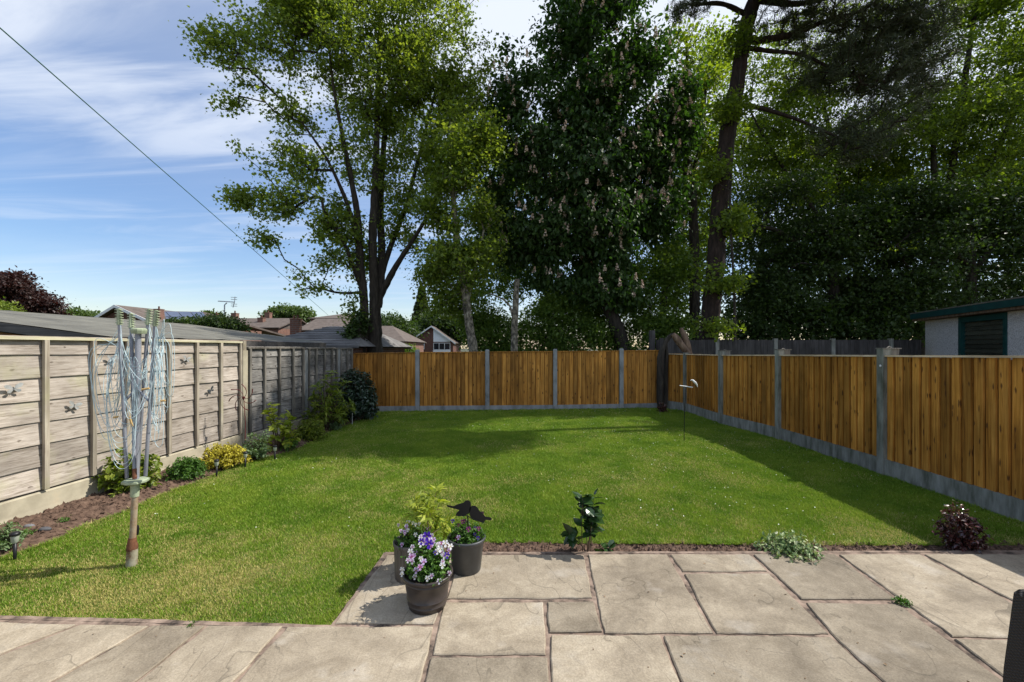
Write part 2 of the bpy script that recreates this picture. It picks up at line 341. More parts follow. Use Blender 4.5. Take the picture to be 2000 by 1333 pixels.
# grass blades standing on the lawn (uncountable)
def grass():
    r = rs(7); n = 2300000
    x = r.uniform(-5.6, 4.8, n); y = 1.7 + 9.6 * r.rand(n) ** 1.5
    dens = np.clip((3.0 / np.maximum(y, 1.7)) ** 0.4, 0, 1); k = r.rand(n) < dens
    x, y = x[k], y[k]; k = inpoly(x, y, lawn_poly); x, y = x[k], y[k]
    k = np.abs(x) < y * 1.2 + .25; x, y = x[k], y[k]; n = len(x)
    dry = np.clip((fbm(x*1.1, y*1.1, 11, 3) - .42) * 3.4, 0, 1) * np.clip((fbm(x*5, y*5, 21, 3) - .25) * 2.2, 0, 1)
    dry = np.clip(dry * np.clip(1.25 - .13 * y, .25, 1) + .75*np.exp(-((x + 2.3)**2/1.6 + (y - 2.85)**2/.35)) * fbm(x*7, y*7, 31, 3) * 1.3 , 0, 1)
    tuft = fbm(x*14, y*14, 41, 2); clump = fbm(x*3.2, y*3.2, 51, 3)
    h = (0.008 + 0.011 * r.rand(n)) * (0.6 + 0.8 * tuft) * (1 + .05*y) * (1 - .35*dry)
    ed = polydist(x, y, lawn_poly + lawn_poly[:1]); h = h * (1 + 1.5*np.clip(1 - ed/.05, 0, 1) * (fbm(x*9, y*9, 55, 2) + .1)); ln_k = 1 + 1.2*(ed < .03)
    w = (0.0022 + 0.0016 * r.rand(n)) * np.maximum(1, y / 3.2)
    a = r.rand(n) * 6.283; ln = r.uniform(.1, 1.1, n) * h * 1.1 * ln_k; b = r.rand(n) * 6.283
    z = gzv(x, y) - 0.02
    A = np.stack([x - np.cos(a)*w, y - np.sin(a)*w, z], 1); B = np.stack([x + np.cos(a)*w, y + np.sin(a)*w, z], 1)
    T = np.stack([x + np.cos(b)*ln, y + np.sin(b)*ln, z + h + .004], 1)
    V = np.stack([A, B, T], 1).reshape(-1, 3); F = np.arange(3*n).reshape(-1, 3)
    rn = np.clip(0.42*clump + .22*r.rand(n) + .12*tuft, 0, .66) ; isdry = r.rand(n) < dry * .8
    rn = np.where(isdry, .74 + .2*r.rand(n), rn); rn = np.where(r.rand(n) < .025, .8, rn)
    m = MB(); m.add(V, F, rn); return m
mg, nt, N, L = nodes('grass_blades'); v, rn, src = coords(N, L)
gc = ramp(N, L, rn, [(0.0, (.070, .155, .012)), (0.3, (.165, .285, .022)), (0.62, (.31, .40, .045)), (0.72, (.40, .40, .10)), (0.95, (.60, .50, .21))])
M_grass = finish(mg, N, L, gc, 0.6, spec=0.25, transl=0.35)
tag(grass().build('grass', M_grass, loc=(0, 6, 0)), 'short mown green grass with straw coloured dry patches', 'grass', kind='stuff')
# daisies and clover specks in the lawn
r = rs(3); n = 1700; x = r.uniform(-4, 4.6, n); y = 3.7 + 7.3 * r.rand(n) ** .9
k = inpoly(x, y, lawn_poly) & (fbm(x*.8, y*.8, 61, 3) + .03*(x+y-5) > .46); x, y = x[k], y[k]; n = len(x)
mb = MB(); mb.leaves(np.stack([x, y, gzv(x, y) + .012], 1), rdir(r, n)*(1,1,.1), np.tile([0,0,1.], (n,1)) + .4*r.randn(n,3), (.004 + .007*r.rand(n)), [(-.5,-.5,0),(.5,-.5,0),(.5,.5,0),(-.5,.5,0)], [(0,1,2,3)], r.rand(n))
tag(mb.build('clover_flowers', plain('white_petal', [(.3, (.6,.6,.5)), (.7, (.8,.8,.72))]), loc=(0, 6, 0)), 'tiny white clover flowers and bright specks scattered over the far lawn', 'flowers', kind='stuff')
# soil bed beside the left fence
fenceX = lambda y: -4.865 + 0.068 * y
bed_poly = [p + np.array([.03, 0, 0]) for p in soil_edge] + [G(735,804), np.array([-4.02, 11.2, 0])] + [np.array([fenceX(t) + .02, t, 0]) for t in (11.1, 8, 5, 3, 1.9)]
def bed_z(X, Y):
    d = polydist(X, Y, soil_edge); w = np.clip(d / .16, 0, 1)
    return gzv(X, Y) - .03 + w * .05 + .055 * w * (fbm(X*5, Y*5, 71, 3) - .45) + .05 * w * (fbm(X*24, Y*24, 72, 3) - .5)
m = grid_mesh(-5.6, -3.3, 1.9, 11.3, 0.014, lambda X, Y: inpoly(X, Y, bed_poly), bed_z)
tag(m.build('soil_bed', M_soil, loc=(-4.5, 5, 0)), kind='structure')
# soil strip between the lawn and the patio
strip = [(-.94,3.36),(4.72,3.36),(4.72,3.6),(-.88,3.66)]
sz = lambda X, Y: -.035 + .05 * (fbm(X*30, Y*30, 75, 3) - .4) + .02*fbm(X*6, Y*6, 76, 2)
m = grid_mesh(-.95, 4.72, 3.36, 3.68, 0.012, lambda X, Y: inpoly(X, Y, strip), sz)
tag(m.build('soil_strip', M_soil, loc=(1.9, 3.5, 0)), kind='structure')
def clods():
    r = rs(9); m = MB()
    oc = np.array([(1,0,0),(-1,0,0),(0,1,0),(0,-1,0),(0,0,1),(0,0,-1)], float); of = np.array([(0,2,4),(2,1,4),(1,3,4),(3,0,4),(2,0,5),(1,2,5),(3,1,5),(0,3,5)])
    n = 9000; y = 2 + 9*r.rand(n)**1.6; x = fenceX(y) + .03 + 1.1*r.rand(n); z = None
    k = inpoly(x, y, bed_poly); x, y = x[k], y[k]; z = bed_z(x, y)
    n2 = 3800; x2 = r.uniform(-.9, 4.7, n2); y2 = r.uniform(3.385, 3.6, n2); z2 = sz(x2, y2)
    x = np.r_[x, x2]; y = np.r_[y, y2]; z = np.r_[z, z2]; n = len(x)
    s = (.004 + .014 * r.rand(n)**3)*np.where(np.arange(n) < n - n2, 1.3, .8)
    V = (oc[None] * (.6 + .8*r.rand(n, 6, 1))) * s[:, None, None] * (.7 + .6*r.rand(n,1,3)) + np.stack([x, y, z + s*.2], 1)[:, None]
    F = (of[None] + 6*np.arange(n)[:, None, None]).reshape(-1, 3)
    m.add(V.reshape(-1,3), F, np.repeat(r.rand(n), 8)); return m
tag(clods().build('soil_clods', M_soil, loc=(-4.5, 5, 0)), 'loose brown soil crumbs lying on the flower bed and along the patio edge', 'soil', kind='stuff')
# ---- patio
def slab_material():
    m, nt, N, L = nodes('sandstone'); v, rn, src = coords(N, L, (1,1,1), 7.0)
    n = noise(N, L, v, 1.7, 6, 0.62, 0.9); n2 = noise(N, L, v, 95, 4, .75); n4 = noise(N, L, v, 9, 5, .6, 1.0)
    c = ramp(N, L, n, [(0.3, (.20, .162, .112)), (0.45, (.268, .220, .153)), (0.58, (.335, .278, .195)), (0.75, (.30, .265, .21))])
    c = mixc(N, L, 1.0, c, ramp(N, L, n2, [(0.32, (.74,)*3), (0.68, (1.18,)*3)]), 'MULTIPLY')
    c = mixc(N, L, 1.0, c, ramp(N, L, n4, [(0.32, (.84, .82, .79)), (0.66, (1.09, 1.09, 1.09))]), 'MULTIPLY')
    # layered riven ridges
    mp = N('ShaderNodeMapping'); L(v, mp.inputs[0]); mp.inputs['Scale'].default_value = (1.0, 0.45, 1); mp.inputs['Rotation'].default_value = (0, 0, .5)
    n3 = noise(N, L, mp.outputs[0], 1.6, 3, .5, 1.2)
    ml = N('ShaderNodeMath'); ml.operation = 'MULTIPLY'; L(n3, ml.inputs[0]); ml.inputs[1].default_value = 7
    fr = N('ShaderNodeMath'); fr.operation = 'FRACT'; L(ml.outputs[0], fr.inputs[0])
    ed = N('ShaderNodeMapRange'); L(fr.outputs[0], ed.inputs[0]); ed.inputs[1].default_value = .0; ed.inputs[2].default_value = .07; ed.inputs[3].default_value = .58; ed.inputs[4].default_value = 1.0
    patch = noise(N, L, v, 2.4, 3); pr = N('ShaderNodeMapRange'); L(patch, pr.inputs[0]); pr.inputs[1].default_value = .42; pr.inputs[2].default_value = .52
    c = mixc(N, L, pr.outputs[0], c, mixc(N, L, 1.0, c, ed.outputs[0], 'MULTIPLY'))
    # dark specks and pale bloom
    vo = N('ShaderNodeTexVoronoi'); L(v, vo.inputs[0]); vo.inputs['Scale'].default_value = 9
    sp = N('ShaderNodeMapRange'); L(vo.outputs['Distance'], sp.inputs[0]); sp.inputs[1].default_value = .02; sp.inputs[2].default_value = .05; sp.inputs[3].default_value = .7; sp.inputs[4].default_value = 0
    c = mixc(N, L, sp.outputs[0], c, (.07, .06, .05))
    bl = noise(N, L, v, 3.1, 4); br = N('ShaderNodeMapRange'); L(bl, br.inputs[0]); br.inputs[1].default_value = .6; br.inputs[2].default_value = .78; br.inputs[4].default_value = .4
    c = mixc(N, L, br.outputs[0], c, (.56, .52, .46))
    r = N('ShaderNodeMapRange'); L(rn, r.inputs[0]); r.inputs[3].default_value = .80; r.inputs[4].default_value = 1.2
    h = N('ShaderNodeHueSaturation'); L(r.outputs[0], h.inputs['Value']); h.inputs['Saturation'].default_value = .88; L(c, h.inputs['Color'])
    hb = N('ShaderNodeMath'); hb.operation = 'MULTIPLY_ADD'; L(fr.outputs[0], hb.inputs[0]); hb.inputs[1].default_value = .35; L(n2, hb.inputs[2])
    hc = N('ShaderNodeMath'); hc.operation = 'ADD'; L(hb.outputs[0], hc.inputs[0]); L(n4, hc.inputs[1])
    return finish(m, N, L, h.outputs[0], .75, hc.outputs[0], .32, .007, .3)
M_slab = slab_material()
M_mortar = plain('mortar', [(0.34, (.05, .04, .033)), (0.47, (.19, .14, .108)), (0.74, (.40, .30, .235))], 11, 0.95, bs=.8, bd=.01, det=8)
slabs = [
 [(757,1084),(890,1084),(846,1216),(656,1216)],
 [(900,1084),(1139,1084),(1155,1166),(874,1168)],
 [(870,1176),(1060,1176),(1064,1277),(848,1276)],
 [(1070,1176),(1158,1175),(1174,1231),(1074,1233)],
 [(843,1285),(1068,1285),(1074,1500),(792,1500)],
 [(1149,1083),(1302,1083),(1391,1234),(1182,1234)],
 [(1078,1241),(1288,1241),(1388,1500),(1080,1500)],
 [(1311,1083),(1463,1083),(1496,1114),(1334,1115)],
 [(1338,1121),(1501,1120),(1616,1236),(1401,1235)],
 [(1298,1242),(1622,1244),(1905,1500),(1398,1500)],
 [(1473,1083),(1630,1083),(1746,1169),(1566,1168)],
 [(1576,1177),(1756,1181),(2190,1500),(1915,1500),(1632,1243)],
 [(1640,1083),(1796,1083),(1951,1164),(2100,1247),(1860,1241)],
 [(1807,1083),(2020,1083),(2290,1230),(2110,1236),(1963,1163)],
 [(2030,1083),(2260,1083),(2480,1180),(2300,1228)],
 [(1866,1248),(2110,1255),(2560,1500),(2205,1500)],
 [(2122,1255),(2330,1250),(2700,1500),(2575,1500)],
 [(562,1224),(844,1224),(780,1500),(318,1500)],
 [(408,1222),(550,1223),(305,1500),(62,1500)],
 [(298,1222),(398,1222),(52,1500),(-190,1500)],
 [(158,1220),(288,1222),(-205,1500),(-560,1500)],
 [(-60,1214),(146,1219),(-590,1500),(-800,1400)],
]
def build_patio():
    m = MB(); r = rs(12)
    for i, s in enumerate(slabs):
        w = [GP(*p) for p in s]; pts = []
        for a, b in zip(w, w[1:] + w[:1]):
            n = max(3, int(np.linalg.norm(b - a) / .035)); d = b - a; nn = np.array([-d[1], d[0], 0]) / np.linalg.norm(d)
            for k in range(n):
                p = a + d * k / n; e = min(k, n - k) / n
                pts.append(p + nn * (fbm(p[0]*9 + i*3, p[1]*9, i, 4) - .5) * .020 * (1 if e > 0 else .3))
        pts = np.array(pts); c = pts.mean(0); n = len(pts); tz = PATZ + r.uniform(-.0015, .0015)
        pts = c + (pts - c) * (1 + .0045 / np.linalg.norm(pts - c, axis=1)[:, None]); inn = c + (pts - c) * (1 - .007 / np.linalg.norm(pts - c, axis=1)[:, None]); top = inn.copy(); top[:, 2] = tz
        mid = pts.copy(); mid[:, 2] = tz - .005; low = pts.copy(); low[:, 2] = tz - .03
        V = np.concatenate([top, mid, low]); a = np.arange(n); b = (a + 1) % n; rn = r.rand()
        # triangulated fan on a centre so that the ragged edge stays clean
        F = [tuple(range(n))]
        m.add(V, np.concatenate([np.stack([a + n, b + n, b, a], 1), np.stack([a + 2*n, b + 2*n, b + n, a + n], 1)]), rn)
        m.add(top, F, rn)
    return m.build('patio', M_slab, loc=(0, 2.5, 0))
tag(build_patio(), kind='structure')
pp = [(-.93,3.395),(4.72,3.395),(4.72,1.0),(-6.2,1.0),(-6.2,2.62),(-3.1,2.56),(-1.035,2.49)]
mb = MB(); zf = lambda X, Y: PATZ - .012 + .008*(fbm(X*25, Y*25, 81, 3) - .4)
ppw = [GP(752,1077), GP(1400,1075), GP(2000,1073), np.array([4.74,3.395,0]), np.array([4.74,-1,0]), np.array([-6.5,-1,0]), GP(-500,1193), GP(0,1200), GP(290,1207), GP(550,1216), GP(648,1219)]
m = grid_mesh(-6.5, 4.74, 1.0, 3.41, 0.02, lambda X, Y: inpoly(X, Y, ppw), zf)
# rough edge of the bedding showing at the side of the patio
for a, b in ((ppw[6], ppw[7]), (ppw[7], ppw[8]), (ppw[8], ppw[9]), (ppw[9], ppw[10]), (ppw[10], ppw[0]), (ppw[0], ppw[1]), (ppw[1], ppw[2]), (ppw[2], ppw[3])):
    k = max(2, int(np.linalg.norm(b[:2] - a[:2]) / .03)); t = np.linspace(0, 1, k)[:, None]; q = a[:2] + (b[:2] - a[:2]) * t
    dn = np.array([-(b - a)[1], (b - a)[0]]) / np.linalg.norm((b - a)[:2]); jt = (fbm(q[:, 0]*20, q[:, 1]*20, 83, 3)[:, None] - .5) * .018
    out = q + dn * (.006 + jt); inn = q - dn * .03
    V = np.concatenate([np.c_[inn, np.full(k, PATZ - .009)], np.c_[out, np.full(k, PATZ - .011)], np.c_[out, np.full(k, -.06)]]); i = np.arange(k - 1)
    m.add(V, np.concatenate([np.stack([i, i+1, i+1+k, i+k], 1), np.stack([i+k, i+1+k, i+1+2*k, i+2*k], 1)]), .5)
tag(m.build('patio_bedding', M_mortar, loc=(0, 2.5, 0)), kind='structure')
mb = MB(); mb.box((-6.6, -6, -.05), (5.5, 1.02, PATZ - .004)); tag(mb.build('paving', M_slab, loc=(0, -2, 0)), kind='structure')
# ------------------------------------------------------------------ fences
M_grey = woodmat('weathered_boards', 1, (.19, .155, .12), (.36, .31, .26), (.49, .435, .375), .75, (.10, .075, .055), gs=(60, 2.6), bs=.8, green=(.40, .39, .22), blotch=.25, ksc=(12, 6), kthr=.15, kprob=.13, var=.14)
M_greyd = woodmat('shaded_weathered_boards', 1, (.09, .08, .07), (.19, .18, .165), (.31, .295, .27), .9, (.05, .04, .035), gs=(60, 2.6), bs=.8, blotch=.35, ksc=(11, 6), kthr=.20, kprob=.22, var=.2)  # far bays and their battens: older wood, with tree shade put into the colour
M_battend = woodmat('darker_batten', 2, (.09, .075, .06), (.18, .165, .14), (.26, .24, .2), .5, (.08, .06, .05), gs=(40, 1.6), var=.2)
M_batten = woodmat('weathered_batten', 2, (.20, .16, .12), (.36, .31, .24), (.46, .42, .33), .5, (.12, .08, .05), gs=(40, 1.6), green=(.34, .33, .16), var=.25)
M_caprail = woodmat('pale_cap_rail', 1, (.36, .32, .20), (.50, .46, .31), (.60, .56, .42), .3, (.2, .15, .1), gs=(40, 1.6), green=(.48, .46, .22), var=.1)
M_conc = plain('pale_concrete', [(0.3, (.30, .265, .19)), (0.6, (.43, .385, .28)), (.8, (.50, .42, .29))], 5, .95, bs=.6, bd=.006, var=.05, det=9)
M_conc2 = plain('grey_concrete', [(0.3, (.155, .16, .15)), (0.5, (.27, .275, .265)), (0.75, (.36, .36, .34))], 7, .95, stretch=(1,1,.5), bs=.5, bd=.005, var=.1, det=9)
M_conc3 = plain('stained_concrete', [(0.32, (.10, .105, .08)), (0.52, (.22, .22, .19)), (0.75, (.33, .33, .30))], 6, .95, stretch=(2.5,2.5,.5), bs=.5, bd=.005, var=.15, det=9)
M_orange = woodmat('treated_featheredge', 2, (.18, .064, .010), (.42, .18, .030), (.60, .29, .065), .9, (.09, .035, .012), gs=(34, 1.3), bs=.35, blotch=.30, ksc=(13, 4), kthr=.17, kprob=.34, var=.34, rough=.65)
M_pale = woodmat('pale_new_rail', 1, (.42, .30, .17), (.60, .46, .30), (.70, .58, .42), .3, (.2, .1, .05), gs=(38, 1.2), var=.1)
def frame(a, b):
    a = np.array(a[:2], float); b = np.array(b[:2], float); u = (b - a); Ln = np.linalg.norm(u); u /= Ln
    n = np.array([u[1], -u[0]])                    # to the right of a->b
    def T(z0, z1=None):
        z1 = z0 if z1 is None else z1
        def f(V):
            V = np.asarray(V, float); o = a + V[:, :1]*u + V[:, 1:2]*n; z = V[:, 2:3] + z0 + (z1 - z0) * V[:, :1] / Ln
            return np.c_[o, z]
        return f
    return Ln, T
def left_fence():
    A = (fenceX(-.4), -.4); B = (fenceX(11.15), 11.15)
    root = thing('panel_fence', 'weathered grey horizontal board fence along the left flower bed with vertical battens', 'fence', (fenceX(5), 5, 0))
    Lt, T0 = frame((fenceX(0), 0), (fenceX(10), 10)); sc = Lt / 10; T = T0(0)
    r = rs(21)
    bays = [(-.40, 1.36, 1.71, [.05, .5, .95, 1.32]), (1.46, 3.24, 1.71, [1.5, 1.95, 2.4, 2.85, 3.2]), (3.30, 5.10, 1.71, [3.34, 3.80, 4.234, 4.685, 5.07]), (5.17, 7.0, 1.71, [5.21, 5.64, 6.09, 6.55, 6.97]),
            (7.16, 8.84, 1.62, [7.2, 7.58, 8.01, 8.45, 8.81]), (8.98, 10.28, 1.61, [9.02, 9.32, 9.68, 10.02, 10.25]), (10.42, 11.1, 1.60, [10.45, 10.8, 11.07])]
    for bi, (s0, s1, top, bats) in enumerate(bays):
        s0, s1 = s0*sc, s1*sc; m = MB(); bot = .235 if bi < 4 else .20; n = 7; hs = [(top - .03 - bot) / (n - .35)] * n; hs[0] *= .65; z = top - .03
        for k in range(n):
            zb = z - hs[k]; rn = r.rand(); o0 = r.uniform(-.004, .004); ks = 14; t = np.linspace(s0, s1, ks)
            wv = .003*np.sin(t*3 + r.rand()*6) + .002*np.sin(t*7.3 + r.rand()*6) + r.uniform(-.003, .003)
            zl = zb + wv - .004; zt = z + .035
            V = np.concatenate([np.c_[t, np.full(ks, .004), np.full(ks, zt)], np.c_[t, np.full(ks, .024 + o0), zl], np.c_[t, np.full(ks, .012 + o0), zl + .001], np.c_[t, np.full(ks, -.006), np.full(ks, zt)]])
            i = np.arange(ks - 1); F = np.concatenate([np.stack([i + a_*ks, i + 1 + a_*ks, i + 1 + ((a_+1) % 4)*ks, i + ((a_+1) % 4)*ks], 1) for a_ in range(4)])
            m.add(T(V), F, rn); z = zb
        m.box((s0, -.045, bot - .02), (s1, -.012, bot + .02), M=T)
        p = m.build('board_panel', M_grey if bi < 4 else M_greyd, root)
        for sb in bats:
            q = MB(); sb *= sc; w_ = .021
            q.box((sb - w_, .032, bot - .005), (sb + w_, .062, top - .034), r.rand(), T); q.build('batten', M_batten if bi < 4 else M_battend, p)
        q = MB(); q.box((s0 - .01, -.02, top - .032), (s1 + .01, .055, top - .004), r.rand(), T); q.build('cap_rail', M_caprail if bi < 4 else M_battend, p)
    for s in (1.41, 3.27, 5.135, 7.08, 8.91, 10.35):
        s *= sc; q = MB(); w = .028 if s < 6 else .058; h = 1.56 if s < 8 else 1.56
        if s < 6: q.box((s - w, -.06, -.1), (s + w, .03, 1.70), r.rand(), T); q.build('timber_post', M_batten, root)
        else:
            q.box((s - w, -.05, -.1), (s + w, .05, h), r.rand(), T); q.build('concrete_post', M_conc2 if s > 8 else M_conc, root)
            if s < 8:
                q = MB(); q.box((s - .03, -.03, h + .002), (s + .045, .035, h + .16), r.rand(), T); q.build('post_extension', M_batten, root)
    for s0, s1, b in ((-.4, 3.26, .21), (3.28, 5.12, .21), (5.15, 7.02, .21), (7.14, 8.85, .175), (8.97, 10.29, .175), (10.41, 11.1, .175)):
        t = np.linspace(s0*sc, s1*sc, 40); k = 40; m = MB()
        j = .012 * fbm(t*6, t*0 + s0, 91, 3); V = np.concatenate([np.c_[t, np.full(k, .018), np.full(k, b)], np.c_[t, .028 + j, np.full(k, b - .012)], np.c_[t, .03 + j*1.6, np.full(k, .06)], np.c_[t, .045 + 2.5*j, np.full(k, -.1)]]); i = np.arange(k-1)
        m.add(T(V), np.concatenate([np.stack([i + a_*k, i + 1 + a_*k, i + 1 + (a_+1)*k, i + (a_+1)*k], 1) for a_ in range(3)]), .5)
        m.box((s0*sc, -.03, -.1), (s1*sc, .016, b), .5, T); m.build('gravel_board', M_conc, root)
    return root
left_fence()
def feather_bay(root, a, b, zt0, zt1, zb0, zb1, r, pitch=.112, capm=None, gb=True, gmat=None, gh=.19, gap=.055, wedge=.016):
    Ln, T = frame(a, b); s0, s1 = gap, Ln - gap; n = max(1, int(round((s1 - s0) / pitch))); pt = (s1 - s0) / n
    lerp = lambda s, p, q: p + (q - p) * s / Ln
    m = MB()
    for k in range(n):
        x0 = s0 + k*pt; x1 = x0 + pt - r.uniform(.010, .018); o = r.uniform(-.002, .002); ln = r.uniform(-.0015, .0015)
        zb = lerp(x0, zb0, zb1) + gh + .003 + r.uniform(-.004, .0); zt = lerp(x0, zt0, zt1) - .022
        # thick edge at x1, thin edge at x0 tucked under the previous board
        V = np.array([(x0, .010+o, zb), (x1, wedge+.010+o+ln, zb), (x1, .003+o, zb), (x0, .001+o, zb)]); U = V.copy(); U[:, 2] = zt
        V = np.concatenate([V, U]); V[:, 1] = V[:, 1]
        m.add(T(0)(V), np.array([(0,3,2,1),(4,5,6,7),(0,1,5,4),(1,2,6,5),(2,3,7,6),(3,0,4,7)]), r.rand())
    for k in range(n):
        x0 = s0 + k*pt + pt*.7; m.box((x0, -.014, min(zb0, zb1) + gh), (x0 + pt*.6, -.001, min(zt0, zt1) - .023), 0.0, T(0))
    for zz in (.30, .85, 1.32):
        m.box((s0, -.055, zz), (s1, -.016, zz + .07), r.rand(), T(min(zb0, zb1)))
    p = m.build('board_panel', M_orange, root)
    q = MB(); q.box((s0 - .005, -.028, -.022), (s1 + .005, .042, -.001), r.rand(), T(zt0, zt1)); q.build('capping_rail', capm or M_pale, p)
    if gb:
        q = MB(); q.box((s0 - .02, -.015, -.12), (s1 + .02, .035, gh), r.rand(), T(zb0, zb1)); q.build('gravel_board', gmat or M_conc2, root)
def round_post(root, p, ztop, r, name='concrete_post', w=.05, M=None):
    m = MB(); x, y = p[:2]; z0 = p[2] - .15
    pts = [(-w, -w*.9), (-w*.8, -w), (w*.8, -w), (w, -w*.9), (w, w), (-w, w)]; n = len(pts); rows = [(z0, 1), (ztop - .03, 1), (ztop - .01, .86), (ztop, .55)]
    V = np.concatenate([[(x + a*s, y + b*s, z) for a, b in pts] for z, s in rows]); i = np.arange(n); j = (i+1) % n
    m.add(V, np.concatenate([np.stack([k*n+i, k*n+j, (k+1)*n+j, (k+1)*n+i], 1) for k in range(len(rows)-1)]), r.rand()); m.add(V[-n:], [tuple(range(n))])
    return m.build(name, M or M_conc2, root)
def back_fence():
    r = rs(31); Y = 11.2
    px = [(684,804,690,684),(816,803,688,683),(952,802,687,683),(1084,801,686,682),(1213,799,685,681),(1292,797,684,679)]
    root = thing('featheredge_fence', 'orange brown vertical board fence across the far end of the lawn', 'fence', P(952, 802, Y))
    pts = [P(a, b, Y) for a, b, _, _ in px]; tops = [P(a, c, Y)[2] for a, _, c, _ in px]; caps = [P(a, d, Y)[2] for a, _, _, d in px]
    for i in range(5):
        feather_bay(root, pts[i], pts[i+1], tops[i], tops[i+1], pts[i][2] , pts[i+1][2], r, .108, capm=M_orange, gh=.13, wedge=.013)
    for i in range(1, 5): round_post(root, pts[i] + np.array([0, -.03, 0]), caps[i], r)
back_fence()
def right_fence():
    r = rs(33)
    root = thing('featheredge_fence', 'orange brown vertical board fence on the right of the lawn, with capped concrete posts', 'fence', (4.75, 4.6, 0))
    pts = RP; pxs = [(1302,), (1340,), (1410,), (1523,), (1727,)]
    tz = [1.46, 1.455, 1.46, 1.485, 1.51, 1.535, 1.54, 1.54, 1.54]
    for i in range(len(pts) - 1):
        feather_bay(root, pts[i], pts[i+1], tz[i], tz[i+1], pts[i][2], pts[i+1][2], r, .112, gh=.19, gmat=M_conc3)
    for i in range(1, len(pts)):
        p = pts[i]; m = MB(); m.box((p[0] - .055, p[1] - .05, p[2] - .15), (p[0] + .055, p[1] + .05, tz[i] + (.075 if i > 1 else .03)), r.rand())
        m.build('concrete_post', M_conc3, root)
        if i > 1:
            m = MB(); z = tz[i] + .077; m.box((p[0] - .06, p[1] - .058, z), (p[0] + .17, p[1] + .058, z + .014), r.rand()); m.box((p[0]+.06, p[1]-.045, z-.09), (p[0]+.15, p[1]+.045, z - .001), r.rand())
            m.tube([(p[0]+.02, p[1]-.02, z+.014), (p[0]+.05, p[1]-.01, z+.03), (p[0]+.09, p[1], z+.015)], .007, 6)
            m.build('post_cap', M_battend, root)
    p = pts[4]; m = MB(); m.lathe([(0, 0), (.014, 0), (.016, .004), (.010, .008), (0, .009)], (0, 0, 0), 16)
    m.V = [np.c_[p[0] - .056 - v[:, 2], p[1] - .012 + v[:, 0]*.9, v[:, 1] + 1.375] for v in m.V]; m.build('wall_plug', plain('white_plastic', [(.3, (.7,.7,.7)), (.7, (.8,.8,.8))]), root)
right_fence()
def grey_fence():
    r = rs(35); Y = 12.5
    root = thing('old_board_fence', 'grey weathered fence with pale posts, darkened for the shade under the wood, beyond the orange fence', 'fence', P(1514, 760, Y)*(1,1,0))
    xs = [1278, 1400, 1514, 1626, 1739, 1802]
    M_dark = woodmat('old_shaded_board', 2, (.035, .032, .03), (.06, .055, .052), (.085, .08, .076), .5, (.03,.03,.03), gs=(30, 1.5), var=.2)  # old boards, colour darkened to stand in for the shade of the wood
    for a, b in zip(xs, xs[1:]):
        A = P(a, 770, Y); B = P(b, 770, Y); m = MB(); n = 17; pt = (B[0] - A[0] - .1) / n
        for k in range(n):
            x = A[0] + .05 + k*pt; m.box((x, Y - .01 - .006*(k % 2), .05), (x + pt*1.02, Y + .012, 1.83 + r.uniform(-.008, .008)), r.rand())
        q = m.build('board_panel', M_dark, root)
        m = MB(); m.box((A[0]+.05, Y+.014, 1.6), (B[0]-.05, Y+.05, 1.68), .5); m.build('rail', M_dark, q)
    for a in xs[1:-1]:
        A = P(a, 770, Y); m = MB(); m.box((A[0] - .05, Y - .05, 0), (A[0] + .05, Y + .05, 1.87), r.rand()); m.build('concrete_post', M_conc3, root)
    m = MB(); A = P(1273, 700, Y); m.box((A[0]-.07, Y-.08, 0), (A[0]+.07, Y+.05, 2.1), r.rand()); m.build('timber_post', M_dark, root)
    for a in (1285, 1296, 1304): A = P(a, 700, Y); m = MB(); m.box((A[0]-.06, Y-.30, 0), (A[0]+.06, Y-.27, 1.88), r.rand()); m.build('paling', M_dark, root)
grey_fence()
# ------------------------------------------------------------------ trees
M_bark = plain('dark_bark', [(0.35, (.022, .018, .014)), (0.6, (.055, .045, .035)), (.8, (.11, .095, .07))], 7, .95, stretch=(2, 2, .45), bs=.9, bd=.03, det=8)
M_barkpale = plain('pale_lichen_bark', [(0.38, (.05, .045, .035)), (0.52, (.20, .175, .13)), (.7, (.42, .38, .29))], 9, .95, stretch=(1.5, 1.5, .8), bs=.7, bd=.02, det=8)
M_pinebark = plain('shaded_red_pine_bark', [(0.35, (.016, .011, .009)), (0.6, (.042, .027, .021)), (.8, (.08, .055, .044))], 8, .95, stretch=(1.6, 1.6, .4), bs=1, bd=.04, det=8)  # shade on the trunk is put into this dark bark colour
M_deadwood = plain('dead_wood', [(0.35, (.09, .055, .035)), (0.6, (.23, .155, .105)), (.8, (.36, .27, .20))], 8, .9, stretch=(2, 2, .5), bs=.9, bd=.03, det=8)
L_syc = leafmat('sycamore_leaf', (.075, .135, .022), (.20, .27, .045), transl=.52, tmul=(1.9, 1.75, .7), c=(.25, .21, .07))
L_ches = leafmat('chestnut_leaf', (.022, .052, .012), (.060, .110, .022), transl=.32, tmul=(1.4, 1.8, .6))
L_mid = leafmat('bright_leaf', (.055, .11, .02), (.16, .24, .04), transl=.42, tmul=(1.8, 1.8, .6), c=(.26, .34, .10))  # lightened colour stands in for sunlight on the undergrowth
L_wood = leafmat('woodland_leaf', (.055, .098, .014), (.21, .28, .036), transl=.5, tmul=(1.9, 1.9, .6))
L_dark = leafmat('shade_leaf', (.020, .042, .010), (.06, .10, .02), transl=.34, tmul=(1.7, 1.8, .6), c=(.13, .19, .03))  # deep shade of the wood in the colour, brightest leaves painted as glints
L_pine = leafmat('pine_needle', (.030, .042, .018), (.085, .10, .048), transl=.05, rough=.7)
L_con = leafmat('conifer_leaf', (.03, .05, .015), (.10, .12, .035), transl=.1)
